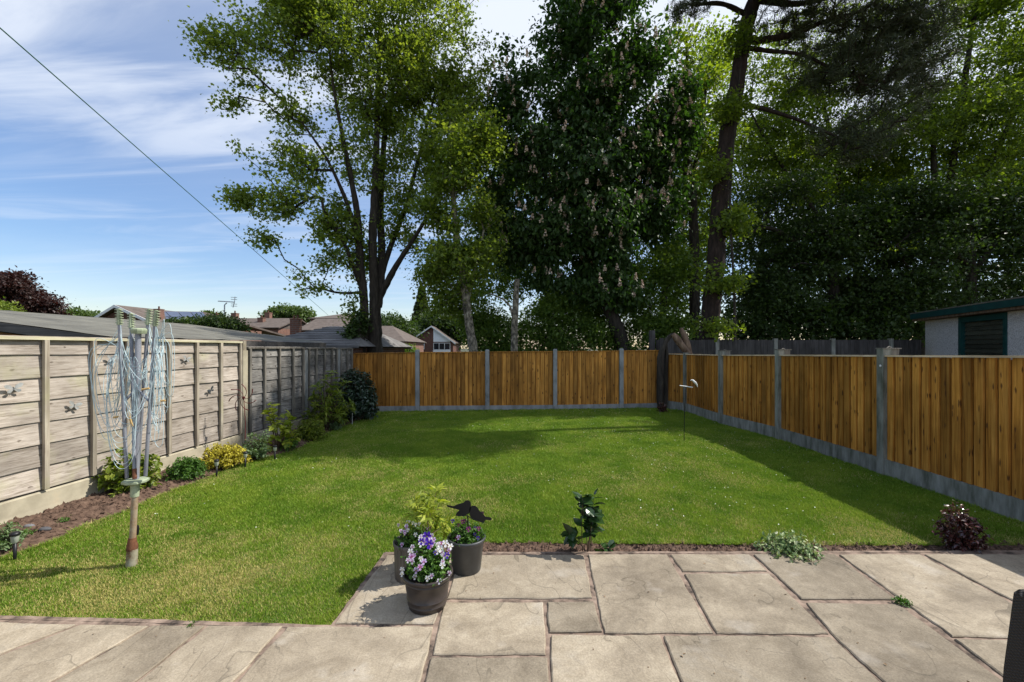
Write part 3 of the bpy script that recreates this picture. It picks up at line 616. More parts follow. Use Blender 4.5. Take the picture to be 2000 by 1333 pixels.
L_copper = leafmat('copper_leaf', (.020, .009, .008), (.058, .026, .018), transl=.25, tmul=(1.8, .9, .8))
L_far = leafmat('far_leaf', (.05, .085, .02), (.11, .16, .04), transl=.3)
def crown_pts(r, ell, n, shell=.35, gap=.0, gs=.7, seed=0):
    """points inside a union of ellipsoids (px,py,d,rx_px,ry_px,rdepth_m), thinned by noise so that holes show"""
    vol = np.array([e[3]*e[4]*e[5] * (e[2]/FPX)**2 * (e[6] if len(e) > 6 else 1) for e in ell]); vol = vol ** .72; pr = vol / vol.sum(); out = []
    while sum(map(len, out)) < n:
        k = r.choice(len(ell), size=n, p=pr); v = r.randn(n, 3); v /= np.linalg.norm(v, axis=1)[:, None]; rad = r.rand(n) ** shell
        E = np.array([e[:6] for e in ell], float)[k]; s = E[:, 2] / FPX
        c = np.stack([(E[:,0]-HX)*s, E[:,2], CAMZ + (HY - E[:,1])*s], 1)
        p = c + v * rad[:, None] * np.stack([E[:,3]*s, E[:,5], E[:,4]*s], 1)
        keep = (fbm(p[:,0]*gs + p[:,1]*.35, p[:,2]*gs*1.25 + seed, seed, 3) > gap) & (p[:, 2] > .35)
        out.append(p[keep])
    return np.concatenate(out)[:n]
def grow(stems, att, r, seg=.55, up=.5, rtwig=.007, pw=.46, bend=.16):
    """connects every point of att to the limbs; returns edges and radii"""
    N_ = []; par = []; fixed = []
    for st in stems:
        st = np.asarray(st, float); last = None
        for i in range(len(st) - 1):
            n = max(1, int(np.linalg.norm(st[i+1, :3] - st[i, :3]) / .35))
            for k in range(n + (i == len(st) - 2)):
                q = st[i] + (st[i+1] - st[i]) * k / n; N_.append(q[:3]); par.append(last); fixed.append(q[3]); last = len(N_) - 1
        # join secondary stems happens geometrically
    P_ = np.zeros((len(N_) + len(att) * 14, 3)); P_[:len(N_)] = N_; cnt = len(N_); par = [(-1 if p is None else p) for p in par]; base = cnt
    c0 = np.asarray(stems[0])[:, :3]; order = np.argsort(np.min(np.linalg.norm(att[:, None] - P_[None, :cnt:3], axis=2), axis=1))
    for ai in order:
        a = att[ai]; D = a - P_[:cnt]; dist = np.linalg.norm(D, axis=1)
        cost = dist + up * np.maximum(0, -D[:, 2] + .35*np.hypot(D[:, 0], D[:, 1])) ; j = int(np.argmin(cost)); dj = dist[j]
        if dj < .05: continue
        k = min(12, max(1, int(round(dj / seg)))); p0 = P_[j]; off = r.randn(3) * bend * dj * .5; off[2] -= bend * dj * .55
        for t in range(1, k + 1):
            f = t / k; q = p0 + (a - p0) * f + off * math.sin(math.pi * f) + (r.randn(3) * .03 * dj / k if t < k else 0)
            P_[cnt] = q; par.append(j if t == 1 else cnt - 1); cnt += 1
    P_ = P_[:cnt]; par = np.array(par); load = np.zeros(cnt); ch = np.zeros(cnt, int)
    for i in range(base, cnt):
        ch[par[i]] += 1
    load[base:][ch[base:] == 0] = 1
    for i in range(cnt - 1, base - 1, -1):
        if par[i] >= base: load[par[i]] += load[i]
    rad = rtwig * np.maximum(load, 1) ** pw; rad[:base] = fixed
    e = np.arange(base, cnt); pr_ = par[e]; ra = np.minimum(rad[pr_], rad[e] * 1.25); tips = e[ch[e] == 0]
    td = P_[tips] - P_[par[tips]]
    return P_[pr_], P_[e], ra, rad[e], P_[tips], td
def stem(*pts):                                     # (px,py,d,radius px)
    return [np.r_[P(a, b, d), rp * d / FPX] for a, b, d, rp in pts]
def tree(name, label, stems, ell, ncl, nl, lsize, lmat, bark=None, seed=1, tmpl=KITE, spread=.42, flat=.55, droop=.0, gap=.0, group=None, cat='tree', shell=.35, rtwig=.007, up=.5, gs=.7, needles=False, rmul=1, nb=1.0, extra=None, lean=0):
    r = rs(seed); base = np.array(stems[0][0][:3]); base[2] = gz(base[0], base[1]) if base[1] < 12 else 0
    stems = [np.asarray(s, float) for s in stems]
    root = thing(name, label, cat, base, group)
    att = crown_pts(r, ell, ncl, shell, gap, gs, seed)
    A, B, ra, rb, tips, td = grow(stems, att, r, up=up, rtwig=rtwig)
    m = MB()
    for i, s in enumerate(stems):
        s2 = s.copy()
        if i == 0 and s2[0, 2] > .2: s2 = np.vstack([np.r_[s2[0, :2], base[2] - .1, s2[0, 3] * 1.15], s2])
        n = len(s2); t = np.linspace(0, n - 1, (n - 1) * 6 + 1); q = np.stack([np.interp(t, np.arange(n), s2[:, c]) for c in range(4)], 1)
        ker = np.array([.25, .5, .25])
        for _ in range(4): q[1:-1] = .25*q[:-2] + .5*q[1:-1] + .25*q[2:]
        m.tube(q[:, :3], q[:, 3] * (1 + .10 * r.randn(len(q)).clip(-1, 1)*.5), 14, wob=.16, seed=seed + i)
    big = ra > .03
    if big.any(): m.frusta(A[big], B[big], ra[big], rb[big], 8)
    if (~big).any(): m.frusta(A[~big], B[~big], ra[~big], rb[~big], 4)
    m.build('trunk', bark or M_bark, root)
    m = MB(); nt_ = len(att); k = nl
    cen = np.repeat(att, k, 0) + r.randn(nt_*k, 3) * np.array([spread, spread, spread*flat])
    # extra leaves sprinkled along the twigs
    ti = r.randint(len(A), size=nt_*k//4); thin = rb[ti] < .02; f = r.rand(len(ti), 1); cen2 = (A[ti] + (B[ti]-A[ti])*f)[thin] + r.randn(thin.sum(), 3)*.10
    cen = np.concatenate([cen, cen2]); k_ = len(cen)
    out = cen - np.array(att).mean(0); out /= np.linalg.norm(out, axis=1)[:, None]
    d = rdir(r, k_) + .4 * out; d[:, 2] -= droop; nrm = r.randn(k_, 3)*.55 + np.array([0, 0, 1.0]) + .3*out
    if needles: d = rdir(r, k_, .35); nrm = r.randn(k_, 3); cen = cen + d * .01
    crn = np.repeat(r.rand(nt_), k); rnd = np.clip(.5*np.r_[crn, r.rand(len(cen2))] + .45*r.rand(k_), 0, 1)
    m.leaves(cen, d, nrm, lsize * (.45 + .85*r.rand(k_)**1.4), tmpl[0], tmpl[1], rnd)
    m.build('crown', lmat, root)
    if extra: extra(root, att, r)
    return root
# --- the large sycamore on the left
D1 = 15.0
syc = [stem((709,700,D1,11),(711,650,D1,9),(712,610,D1,8),(709,560,D1,8),(703,520,D1,7.5),(702,480,D1-.1,7.5),(698,420,D1-.2,6.5),(690,370,D1-.3,5.5),(672,280,D1-.6,4),(650,170,D1-.9,2.6),(640,60,D1-1.1,1.5)),
       stem((731,705,D1+.15,17),(732,650,D1+.15,13),(733,610,D1+.15,11),(731,560,D1+.1,9),(728,500,D1,8),(728,440,D1,7.5),(734,340,D1+.3,6.5),(738,210,D1+.5,5),(742,60,D1+.7,3.4),(740,-120,D1+.8,2)),
       stem((737,600,D1+.2,9),(744,550,D1+.3,8),(746,490,D1+.4,7.5),(742,420,D1+.6,7),(744,360,D1+.8,6),(752,250,D1+1.2,4.5),(780,120,D1+1.5,3),(800,-60,D1+1.6,2)),
       stem((738,590,D1+.2,7),(752,560,D1+.2,6.5),(772,522,D1,5.5),(806,470,D1-.3,4),(850,400,D1-.5,3),(880,300,D1-.6,2)),
       stem((744,545,D1+.35,6),(753,510,D1+.5,5.5),(768,468,D1+.7,5),(792,410,D1+1,4),(820,300,D1+1.2,3),(850,180,D1+1.3,2)),
       stem((706,560,D1,5.5),(690,520,D1-.3,4.5),(672,475,D1-.6,3.4),(650,430,D1-.8,2.2)),
       stem((702,480,D1,6),(680,400,D1-.5,4),(640,310,D1-1,2.6),(590,240,D1-1.3,1.6)),
       stem((704,572,D1,3),(680,573,D1-.2,2.5),(655,572,D1-.4,2),(620,562,D1-.6,1.5),(585,566,D1-.8,1))]
sycE = [(700,110,D1,150,150,2.6),(590,70,D1-1,150,85,1.5),(430,85,D1-1.8,62,36,.6,2),(500,135,D1-1.6,75,42,.9),(560,25,D1-1,100,50,1.2),(470,208,D1-1.5,42,26,.5,2),(560,225,D1-1.2,95,48,1.1),(600,270,D1-1,90,55,1.1),
        (495,290,D1-1.3,36,24,.4,2),(575,330,D1-1.1,90,38,1.1),(485,390,D1-1.2,44,24,.5,2),(560,400,D1-1.1,90,42,1.1),(530,462,D1-1,42,24,.6,1.3),(620,450,D1-.8,80,45,1),(590,515,D1-.8,58,26,.7),(650,520,D1-.6,42,30,.6),(625,566,D1-.7,52,13,.5),
        (800,60,D1+.8,130,130,2),(810,220,D1+.9,110,100,1.8),(740,290,D1+.8,100,100,1.8),(870,150,D1+.9,85,90,1.3),(940,110,D1+.9,28,38,.5,1.3),(700,-120,D1,180,130,2.5),(620,-60,D1-.5,130,80,1.8),(840,-90,D1+.8,130,110,2),
        (905,210,D1+.9,60,70,1.2),(845,330,D1+.6,70,70,1.2),(790,390,D1+.6,50,50,1),(895,280,D1+.6,50,90,1),(690,600,D1-.4,14,36,.35,1.6),(712,505,D1+.5,30,60,.7),(665,480,D1-.2,45,55,.8),(775,450,D1+.5,35,45,.8),(660,400,D1-.4,60,60,1),(800,480,D1+.2,25,30,.5)]
tree('sycamore_tree', 'tall sycamore with several dark stems rising behind the far end of the grey fence', syc, sycE, 3600, 24, .105, L_syc, seed=11, tmpl=MAPLE, spread=.19, flat=.5, gap=.43, shell=.5, rtwig=.0085, up=.7, gs=1.25)
# --- horse chestnut
D2 = 16.5
def candles(root, att, r):
    m = MB(); ctr = att.mean(0); sel = att[(att[:, 1] < ctr[1] + .6)]; sel = sel[r.permutation(len(sel))[:340]]
    hs = []
    for p in sel:
        h = r.uniform(.20, .34); n = 34; t = r.rand(n); a = r.rand(n)*6.283; rr = .065*(1 - t*.85); tilt = r.randn(2)*.12
        base = p + np.array([0, -.45 - .2*r.rand(), .18])
        c = base + np.stack([np.cos(a)*rr + tilt[0]*t*h, np.sin(a)*rr + tilt[1]*t*h, t*h], 1)
        m.leaves(c, rdir(r, n), rdir(r, n), .042, [(-.5,-.5,0),(.5,-.5,.1),(.5,.5,0),(-.5,.5,.1)], [(0,1,2,3)], r.rand(n))
    m.build('blossom', plain('chestnut_blossom', [(0.3, (.52, .36, .28)), (0.7, (.78, .66, .54))], 9, .8, var=.25), root)
ches = [stem((1226,700,D2,15),(1205,640,D2,13),(1180,580,D2,11),(1155,510,D2,10),(1140,430,D2,9),(1135,300,D2,7),(1140,180,D2,5),(1150,20,D2,3)),
        stem((1148,480,D2,6),(1190,400,D2+.3,5),(1230,300,D2+.6,3)), stem((1145,470,D2,6),(1090,390,D2-.3,5),(1040,300,D2-.5,3))]
cheE = [(1130,70,D2,130,95,2),(970,400,D2-.3,40,60,.8),(975,215,D2-.2,34,26,.6),(1325,175,D2+.2,44,22,.6),(1020,110,D2-.2,40,22,.6),(1350,250,D2+.2,36,26,.6),(1235,45,D2+.2,40,22,.6),(1340,350,D2+.2,40,26,.6),(1000,470,D2-.3,60,60,1),(1320,290,D2+.3,45,60,.9),(1290,420,D2+.3,60,60,1),(1180,560,D2-.3,80,45,1.1),(1080,40,D2-.4,50,40,.9),(1250,100,D2+.3,60,55,1.2),(1100,190,D2-.2,130,90,2.2),(1230,200,D2+.2,110,85,1.9),(1310,190,D2+.4,30,40,.6),(1020,270,D2-.4,70,70,1.3),(1130,330,D2,150,90,2.4),(1270,300,D2+.3,70,70,1.3),
        (1130,430,D2-.2,140,70,2.1),(1050,470,D2-.4,80,50,1.2),(1190,510,D2,90,50,1.3),(1080,545,D2-.2,60,28,.8),(1170,-70,D2,120,90,2),(1010,170,D2,50,60,.9),(1250,420,D2+.2,60,60,1.1)]
tree('horse_chestnut_tree', 'large dark horse chestnut covered in upright cream and pink blossom candles', ches, cheE, 1750, 40, .20, L_ches, seed=12, tmpl=LEAF6, spread=.28, flat=.6, droop=.7, gap=.42, shell=.42, extra=candles, gs=.8)
# --- pale trunked small tree in the middle
D3 = 14.2
mid = [stem((926,700,D3,9),(924,680,D3,9),(917,640,D3,8.5),(912,600,D3,8),(907,560,D3,7.5),(896,500,D3,7),(888,430,D3,6),(882,330,D3,4),(880,240,D3,2)), stem((912,592,D3,4),(918,570,D3,3),(930,520,D3,2.5),(945,450,D3,2))]
midE = [(880,300,D3,75,90,1.3),(905,400,D3,60,60,1.2),(862,470,D3-.2,42,60,1),(900,520,D3,62,42,1),(935,280,D3+.2,45,90,1),(840,540,D3,26,30,.5),(940,460,D3,42,60,.9),(845,400,D3,40,50,.8),(880,590,D3+.4,45,32,.7)]
tree('sycamore_tree', 'smaller light green tree with a pale patchy trunk standing right of the gabled bungalow', mid, midE, 650, 34, .11, L_syc, bark=M_barkpale, seed=13, tmpl=MAPLE, spread=.22, gap=.45, gs=1.0)
# --- bare pale trunk
dd = MB(); DP = 14.6
root = thing('dead_tree', 'bare pale trunk cut off at the top with one thin side branch', 'dead tree', P(1004, 700, DP)*(1,1,0))
q = [P(a, b, DP) for a, b in ((1004,770),(1004,690),(1005,640),(1007,600),(1009,560),(1010,546))]
dd.tube(q, np.array([8,7.2,6.6,6,5.2,5])*DP/FPX, 12, wob=.15, seed=4); dd.build('trunk', M_barkpale, root)
dd = MB(); dd.tube([P(a, b, DP-.1) for a, b in ((1003,622),(998,605),(996,598),(985,586),(968,578),(954,573))], np.array([2.6,2.3,2,1.7,1.3,.9])*DP/FPX, 8, seed=5); dd.build('side_branch', M_barkpale, root)
# --- pine
D5 = 13.2
pine = [stem((1383,720,D5,19.4),(1383,665,D5,17.2),(1388,610,D5,16.3),(1398,520,D5,15.8),(1401,450,D5,15.8),(1408,380,D5,15.4),(1413,315,D5,15.4),(1425,240,D5,15.0),(1438,175,D5,14.1),(1450,90,D5,12.8),(1463,30,D5,13.2),(1478,-10,D5,12.3),(1510,-120,D5-.3,9.7),(1530,-260,D5-.5,7.0),(1550,-420,D5-.6,3.5)),
        stem((1452,82,D5,7),(1500,78,D5-0.14,6.5),(1560,66,D5-0.32,5),(1600,45,D5-0.45,4),(1690,20,D5-0.63,2.5)),
        stem((1448,92,D5,5),(1500,100,D5-0.17,4),(1570,105,D5-0.32,3),(1650,150,D5-0.49,2)), stem((1440,204,D5,5),(1490,212,D5-0.17,4),(1560,234,D5-0.35,3),(1640,270,D5-0.52,2)),
        stem((1475,0,D5,7),(1560,10,D5-0.17,5),(1640,-10,D5-0.35,4),(1740,-30,D5-0.52,3)), stem((1460,30,D5,5),(1410,5,D5-0.10,4),(1350,10,D5-0.21,3)), stem((1510,-120,D5-0.10,7),(1430,-180,D5-0.28,5),(1330,-230,D5-0.42,3)), stem((1520,-180,D5-0.10,6),(1600,-220,D5-0.35,5),(1720,-230,D5-0.52,3))]
pinE = [(1560,30,D5-0.28,90,40,1),(1640,60,D5-0.42,110,60,1.3),(1750,50,D5-0.56,90,60,1.2),(1630,140,D5-0.49,100,50,1.1),(1720,150,D5-0.56,110,60,1.2),(1800,130,D5-0.63,70,60,1),(1700,230,D5-0.52,100,50,1.1),(1620,260,D5-0.42,60,40,.9),(1780,40,D5-0.63,80,60,1),
        (1345,10,D5-0.21,48,22,.6,1.4),(1330,30,D5-0.24,20,14,.4,1.6),(1500,-180,D5-0.17,260,80,3),(1560,-125,11.6,150,60,1.2,.6),(1340,-220,D5-0.35,120,60,1.4),(1550,-340,D5-0.28,160,90,2),(1690,290,D5-0.49,50,30,.8)]
tree('pine_tree', 'tall pine with a thick reddish trunk and grey green needles high on the right', pine, pinE, 3000, 44, .17, L_pine, bark=M_pinebark, seed=14, tmpl=([(0,-.02,0),(.5,-.05,.0),(1,0,0),(.5,.05,.0)], [(0,1,2,3)]), spread=.035, flat=.8, gap=.32, needles=True, rtwig=.008, shell=.5)
# --- forked dark tree beside the pine
D6 = 18.0
fk = [stem((1356,710,D6,10),(1357,600,D6,9.5),(1356,480,D6,9),(1352,370,D6,8),(1348,350,D6,7),(1342,280,D6,5),(1345,180,D6,3.5),(1340,80,D6,2)), stem((1350,355,D6,6),(1325,320,D6,5),(1306,300,D6,4.5),(1298,265,D6,3.5),(1290,200,D6,2)), stem((1350,352,D6,5),(1362,310,D6,4),(1372,250,D6,3),(1380,150,D6,2))]
fkE = [(1355,150,D6,50,70,1.4),(1330,240,D6,45,60,1.2),(1320,90,D6,50,40,1),(1390,120,D6+.5,50,50,1.2),(1350,330,D6+.6,60,60,1.2),(1385,270,D6+.5,40,60,1),(1330,420,D6+.9,60,60,1.2),(1310,520,D6+1,60,50,1.2)]
tree('maple_tree', 'slender dark forked tree with thin airy leaves just left of the pine trunk', fk, fkE, 420, 26, .16, L_wood, seed=15, spread=.34, gap=.40, gs=.9)
# --- woodland on the right and behind
grp = 'trees of the wood behind the fences'
def wtree(label, base, ell, ncl, nl, ls, mat, seed, rp=8, gap=.30, name='maple_tree', tmpl=KITE, spread=.45, gs=.6, flat=.4):
    bx, d = base; top = min(e[1] for e in ell); cx = np.mean([e[0] for e in ell])
    st = [stem((bx,705,d,rp),(bx+.15*(cx-bx),600,d,rp*.9),(bx+.4*(cx-bx),480,d,rp*.75),(bx+.7*(cx-bx),(480+top)/2,d,rp*.5),(cx,top+30,d,rp*.25)),
          stem((bx+.3*(cx-bx),520,d,rp*.5),(cx-90,(480+top)/2,d-.4,rp*.35),(cx-140,top+80,d-.6,rp*.15)), stem((bx+.25*(cx-bx),540,d,rp*.5),(cx+80,(470+top)/2,d-.4,rp*.35),(cx+130,top+90,d-.6,rp*.15))]
    return tree(name, label, st, ell, ncl, nl, ls, mat, seed=seed, gap=gap, group=grp, tmpl=tmpl, spread=spread, gs=gs, rtwig=.008, flat=flat)
E = lambda d, *a: [(x, y, d + (e[0] if e else 0), rx, ry, rd) for x, y, rx, ry, rd, *e in a]
wtree('tall light green tree filling the upper right corner beyond the pine', (1790, 19), E(19, (1900,110,120,120,2.5), (1990,60,90,110,2), (1830,250,120,80,2,-.8), (1960,260,120,90,2.2,-1), (1880,-60,180,100,3), (1760,190,70,80,1.6,.5), (2080,160,100,150,2), (1900,380,120,50,1.8,-1)), 1500, 44, .135, L_wood, 21, 11, .45, gs=1.1, spread=.42, flat=.24)
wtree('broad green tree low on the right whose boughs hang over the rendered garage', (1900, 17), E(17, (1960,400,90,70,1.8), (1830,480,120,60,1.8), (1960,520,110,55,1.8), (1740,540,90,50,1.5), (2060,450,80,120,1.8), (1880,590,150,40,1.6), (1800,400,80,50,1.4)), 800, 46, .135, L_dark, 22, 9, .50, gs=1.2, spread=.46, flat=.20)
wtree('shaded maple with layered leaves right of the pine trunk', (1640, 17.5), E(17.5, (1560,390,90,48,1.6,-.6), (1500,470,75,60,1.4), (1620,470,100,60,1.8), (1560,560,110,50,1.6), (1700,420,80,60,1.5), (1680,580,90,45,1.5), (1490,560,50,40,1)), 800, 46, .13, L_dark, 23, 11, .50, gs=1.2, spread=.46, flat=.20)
wtree('airy bright maple in the middle of the wood behind the pine boughs', (1706, 20.5), E(20.5, (1540,240,110,90,2), (1620,330,110,70,1.8), (1500,140,70,80,1.6), (1700,330,90,70,1.6), (1480,350,50,60,1.2), (1600,120,120,90,2), (1740,430,80,60,1.5)), 1100, 38, .14, L_wood, 24, 8, .48, gs=1.1, spread=.42, flat=.24)
wtree('background tree with a dense crown filling the gap between the chestnut and the pine', (1290, 24), E(24, (1380,230,60,90,1.6), (1400,120,50,60,1.4), (1370,330,50,60,1.5), (1310,360,80,90,2), (1290,480,90,80,2), (1360,450,60,80,1.6), (1230,560,90,60,2), (1340,570,70,50,1.6), (1180,440,80,90,2)), 900, 38, .15, L_mid, 25, 6, .40, gs=.9, spread=.35)
wtree('background tree seen low behind the bare pale trunk', (1080, 24), E(24, (1000,500,90,90,2), (1080,560,100,60,2), (960,420,70,90,2), (900,540,70,60,1.5), (1150,600,80,50,1.6), (1010,330,80,90,2)), 800, 38, .16, L_mid, 26, 6, .38, gs=.8, spread=.38)
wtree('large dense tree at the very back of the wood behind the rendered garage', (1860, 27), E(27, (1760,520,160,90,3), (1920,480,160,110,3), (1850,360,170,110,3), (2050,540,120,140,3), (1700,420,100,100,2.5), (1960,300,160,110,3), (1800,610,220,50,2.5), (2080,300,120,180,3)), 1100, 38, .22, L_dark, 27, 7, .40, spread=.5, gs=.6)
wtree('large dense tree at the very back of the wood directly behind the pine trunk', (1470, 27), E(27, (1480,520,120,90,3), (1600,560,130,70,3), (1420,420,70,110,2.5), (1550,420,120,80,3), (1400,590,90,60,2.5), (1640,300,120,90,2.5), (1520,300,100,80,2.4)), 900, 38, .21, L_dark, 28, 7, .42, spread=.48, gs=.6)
q_ = tree('maple_tree', 'thin young maple whose leaves hang in front of the pine trunk', [stem((1436,700,12.8,2.5),(1434,560,12.8,2.2),(1424,400,12.8,2),(1436,240,12.8,1.6),(1448,120,12.8,1))], [(1405,545,12.7,40,26,.4),(1430,215,12.7,38,22,.4),(1400,335,12.7,30,22,.35),(1450,75,12.7,22,26,.3),(1440,430,12.8,30,30,.4),(1400,640,12.7,26,20,.3)], 190, 26, .12, L_wood, seed=29, gap=.3, spread=.24, flat=.4, gs=1.3, group=grp)
# --- undergrowth
def shrub(name, label, base, ell, ncl, nl, ls, mat, seed, tmpl=KITE, spread=.25, gap=.2, group=None, cat='shrub', gs=1.2):
    bx, d = base; cx = np.mean([e[0] for e in ell]); cy = np.mean([e[1] for e in ell])
    st = [stem((bx,715,d,3),(bx,660,d,2.5),(cx,cy,d,1.5)), stem((bx+4,700,d,2.5),(cx+30,cy+10,d,1.2)), stem((bx-4,700,d,2.5),(cx-30,cy+10,d,1.2))]
    return tree(name, label, st, ell, ncl, nl, ls, mat, seed=seed, gap=gap, group=group, tmpl=tmpl, spread=spread, cat=cat, gs=gs, rtwig=.005)
sg = 'undergrowth shrubs behind the far fence'
shrub('wild_shrub', 'glossy sunlit shrub behind the fence between the two pale trunks', (960, 16), E(16, (960,650,50,45,.8), (930,610,30,50,.6), (985,690,40,30,.6)), 260, 34, .13, L_mid, 41, LEAF6, gap=.3, group=sg)
shrub('wild_shrub', 'glossy sunlit shrub behind the fence right of the bare pale trunk', (1060, 16.5), E(16.5, (1060,650,65,45,.9), (1130,660,60,40,.9), (1090,600,50,35,.8)), 330, 34, .13, L_mid, 42, LEAF6, gap=.32, group=sg)
shrub('wild_shrub', 'bright green shrub beneath the leaning chestnut trunk', (1180, 19), E(19, (1190,620,70,60,1.2), (1130,570,60,45,1.2), (1220,560,50,50,1)), 300, 32, .15, L_mid, 43, gap=.33, group=sg)
shrub('wild_shrub', 'leafy green shrub behind the dead stump in the corner', (1290, 17), E(17, (1280,600,55,65,1), (1310,530,40,50,.9), (1250,660,70,35,1), (1320,640,30,40,.8)), 360, 34, .13, L_mid, 44, gap=.30, group=sg)
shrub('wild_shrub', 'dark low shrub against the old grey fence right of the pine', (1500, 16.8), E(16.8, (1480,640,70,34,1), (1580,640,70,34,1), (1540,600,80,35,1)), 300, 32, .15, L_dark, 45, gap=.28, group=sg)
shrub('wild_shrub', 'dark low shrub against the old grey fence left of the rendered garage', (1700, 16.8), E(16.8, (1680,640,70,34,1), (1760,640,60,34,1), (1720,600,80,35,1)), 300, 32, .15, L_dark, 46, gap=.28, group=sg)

# a big tree of the neighbouring garden: its trunk stands right of the picture, its high boughs reach over the lawn above the picture
X0, Y0 = 14.2, 10.4
def at(X, Y, Z, rx, rz, ry, w=1): k = FPX / Y; return (HX + X*k, HY - (Z - CAMZ)*k, Y, rx*k, rz*k, ry, w)
st = [[np.r_[X0, Y0, 0, .33], np.r_[X0, Y0, 5, .28], np.r_[X0 - .4, Y0, 9.5, .22], np.r_[X0 - .8, Y0, 14, .08]], [np.r_[X0 - .4, Y0, 9.5, .14], np.r_[X0 - 3, Y0, 11.6, .10], np.r_[8.5, 9.8, 12.6, .05]], [np.r_[X0 - .4, Y0, 9.8, .12], np.r_[12.5, 12.0, 12.2, .08], np.r_[11, 13.2, 13.4, .04]]]
tree('maple_tree', 'big tree beyond the right fence whose high boughs reach over the lawn', st, [at(8.0, 9.3, 12.2, 2.3, .9, .62, 3), at(6.4, 9.9, 12.4, .9, .7, .5), at(7.4, 11.3, 12.6, 1.9, .9, .7, 2), at(12.4, 13.2, 14.2, 2.2, .9, .7, 1.4), at(9.6, 12.6, 13.8, 1.6, .9, .6, 1.2), at(16.4, 11, 14, 1.6, 1.3, 1.3, .5)], 950, 46, .17, L_wood, seed=71, gap=.26, spread=.30, gs=1.1, rtwig=.009)
# ------------------------------------------------------------------ plants of the garden
L_gold = leafmat('golden_leaf', (.28, .24, .02), (.62, .55, .06), transl=.3, tmul=(1.3, 1.3, .6))
L_lime = leafmat('lime_leaf', (.16, .22, .02), (.42, .46, .06), transl=.4, tmul=(1.3, 1.4, .5))
L_green = leafmat('garden_leaf', (.04, .10, .015), (.11, .22, .035), transl=.3)
L_deep = leafmat('glossy_dark_leaf', (.012, .035, .010), (.04, .085, .022), rough=.25, transl=.1, spec=.6)
L_var = leafmat('variegated_leaf', (.09, .17, .05), (.30, .38, .16), c=(.75, .75, .52), transl=.25, tmul=(1.1, 1.2, .7))
L_red = leafmat('bronze_leaf', (.035, .012, .012), (.12, .04, .035), c=(.22, .16, .10), rough=.22, transl=.1, spec=.8, tmul=(1.5, .8, .6))
L_greygreen = leafmat('grey_green_leaf', (.09, .15, .06), (.20, .28, .13), transl=.25)
L_pier = leafmat('yellow_green_leaf', (.07, .12, .012), (.24, .28, .035), transl=.35)
L_blue = leafmat('blue_green_leaf', (.012, .030, .012), (.045, .080, .045), c=(.17, .22, .20), rough=.35, transl=.1, spec=.6)
M_twig = plain('twig', [(0.35, (.07, .045, .03)), (0.7, (.17, .12, .08))], 20, .9)
def bush(name, label, base, rad, h, shoots, lps, ls, mat, seed, tmpl=LEAF6, low=.35, stem_r=.004, cat='plant', lean=(0, 0), whorl=0, bare=.3, up=.5, group=None, jit=.03, width=1.0, droop=.2, root=None, twig=None, wide=1.0):
    r = rs(seed); base = np.asarray(base, float)
    own = root is None
    if own: root = thing(name, label, cat, base, group)
    v = r.randn(shoots, 3); v[:, 2] = np.abs(v[:, 2]) * 1.0 + .1; v /= np.linalg.norm(v, axis=1)[:, None]; q = (low + (1-low) * r.rand(shoots)**.6)
    tips = base + v * q[:, None] * np.array([rad * wide, rad, h]) + np.array([lean[0], lean[1], 0]) * (v[:, 2:3] * q[:, None])
    m = MB(); cen = []; dr = []
    for t in tips:
        mid_ = base + (t - base) * .5 + np.array([0, 0, h * .10]) + r.randn(3) * rad * .08
        st = base + np.array([*r.randn(2) * rad * .08, 0.0]); tt = np.linspace(0, 1, 6)[:, None]
        pts = (1-tt)**2 * st + 2*tt*(1-tt) * mid_ + tt**2 * t; pts[0, 2] -= .02; m.tube(pts, np.linspace(stem_r, stem_r * .35, 6), 5, cap=False)
        f = bare + (1 - bare) * r.rand(lps) ** .7; f = np.clip(f, 0, 1)[:, None]; c = (1-f)**2 * st + 2*f*(1-f) * mid_ + f**2 * t
        ax = (t - mid_) / (np.linalg.norm(t - mid_) + 1e-9); a = r.randn(lps, 3); a -= ax * (a @ ax)[:, None]; a /= np.linalg.norm(a, axis=1)[:, None]
        cen.append(c + r.randn(lps, 3) * jit * .3); dr.append(a + ax * up)
        if whorl:
            aw = np.arange(whorl) / whorl * 6.283 + r.rand(); e1 = np.cross(ax, [0, 0, 1.0]) + 1e-6; e1 /= np.linalg.norm(e1); e2 = np.cross(ax, e1)
            cen.append(np.tile(t, (whorl, 1))); dr.append(np.cos(aw)[:, None]*e1 + np.sin(aw)[:, None]*e2 + ax * r.uniform(.2, .8))
    m.build('stems', twig or M_twig, root)
    cen = np.concatenate(cen); dr = np.concatenate(dr); k = len(cen); dr[:, 2] -= droop * r.rand(k); nrm = r.randn(k, 3) * .35 + np.array([0, 0, 1.0]) + dr * .0
    cen[:, 2] = np.maximum(cen[:, 2], base[2] + .008)
    m = MB(); m.leaves(cen, dr, nrm, ls * (.6 + .6 * r.rand(k)), tmpl[0], tmpl[1], r.rand(k), width); m.build('foliage', mat, root)
    return root
B = lambda px, py: G(px, py, .02)
bush('border_plant', 'low grey green plant at the left edge of the photo beside a solar light', B(-2, 1072), .16, .22, 60, 16, .03, L_greygreen, 101)
bush('weed', 'tiny green weed on bare soil beside the two grey stones', B(50, 1044), .07, .05, 12, 8, .022, L_green, 102)
bush('weed', 'small green seedling on bare soil in front of the rotary airer', B(124, 1020), .06, .045, 10, 8, .02, L_green, 103)
bush('border_shrub', 'yellow green leafy shrub against the fence, behind the rotary airer', B(240, 958) + (.05, .06, 0), .33, .50, 70, 20, .075, L_pier, 104, cat='shrub', low=.4, stem_r=.005)
bush('border_shrub', 'rounded fresh green shrub between the rotary airer and the golden shrub', B(363, 932), .24, .26, 190, 22, .032, L_green, 105, cat='shrub', low=.6, stem_r=.003)
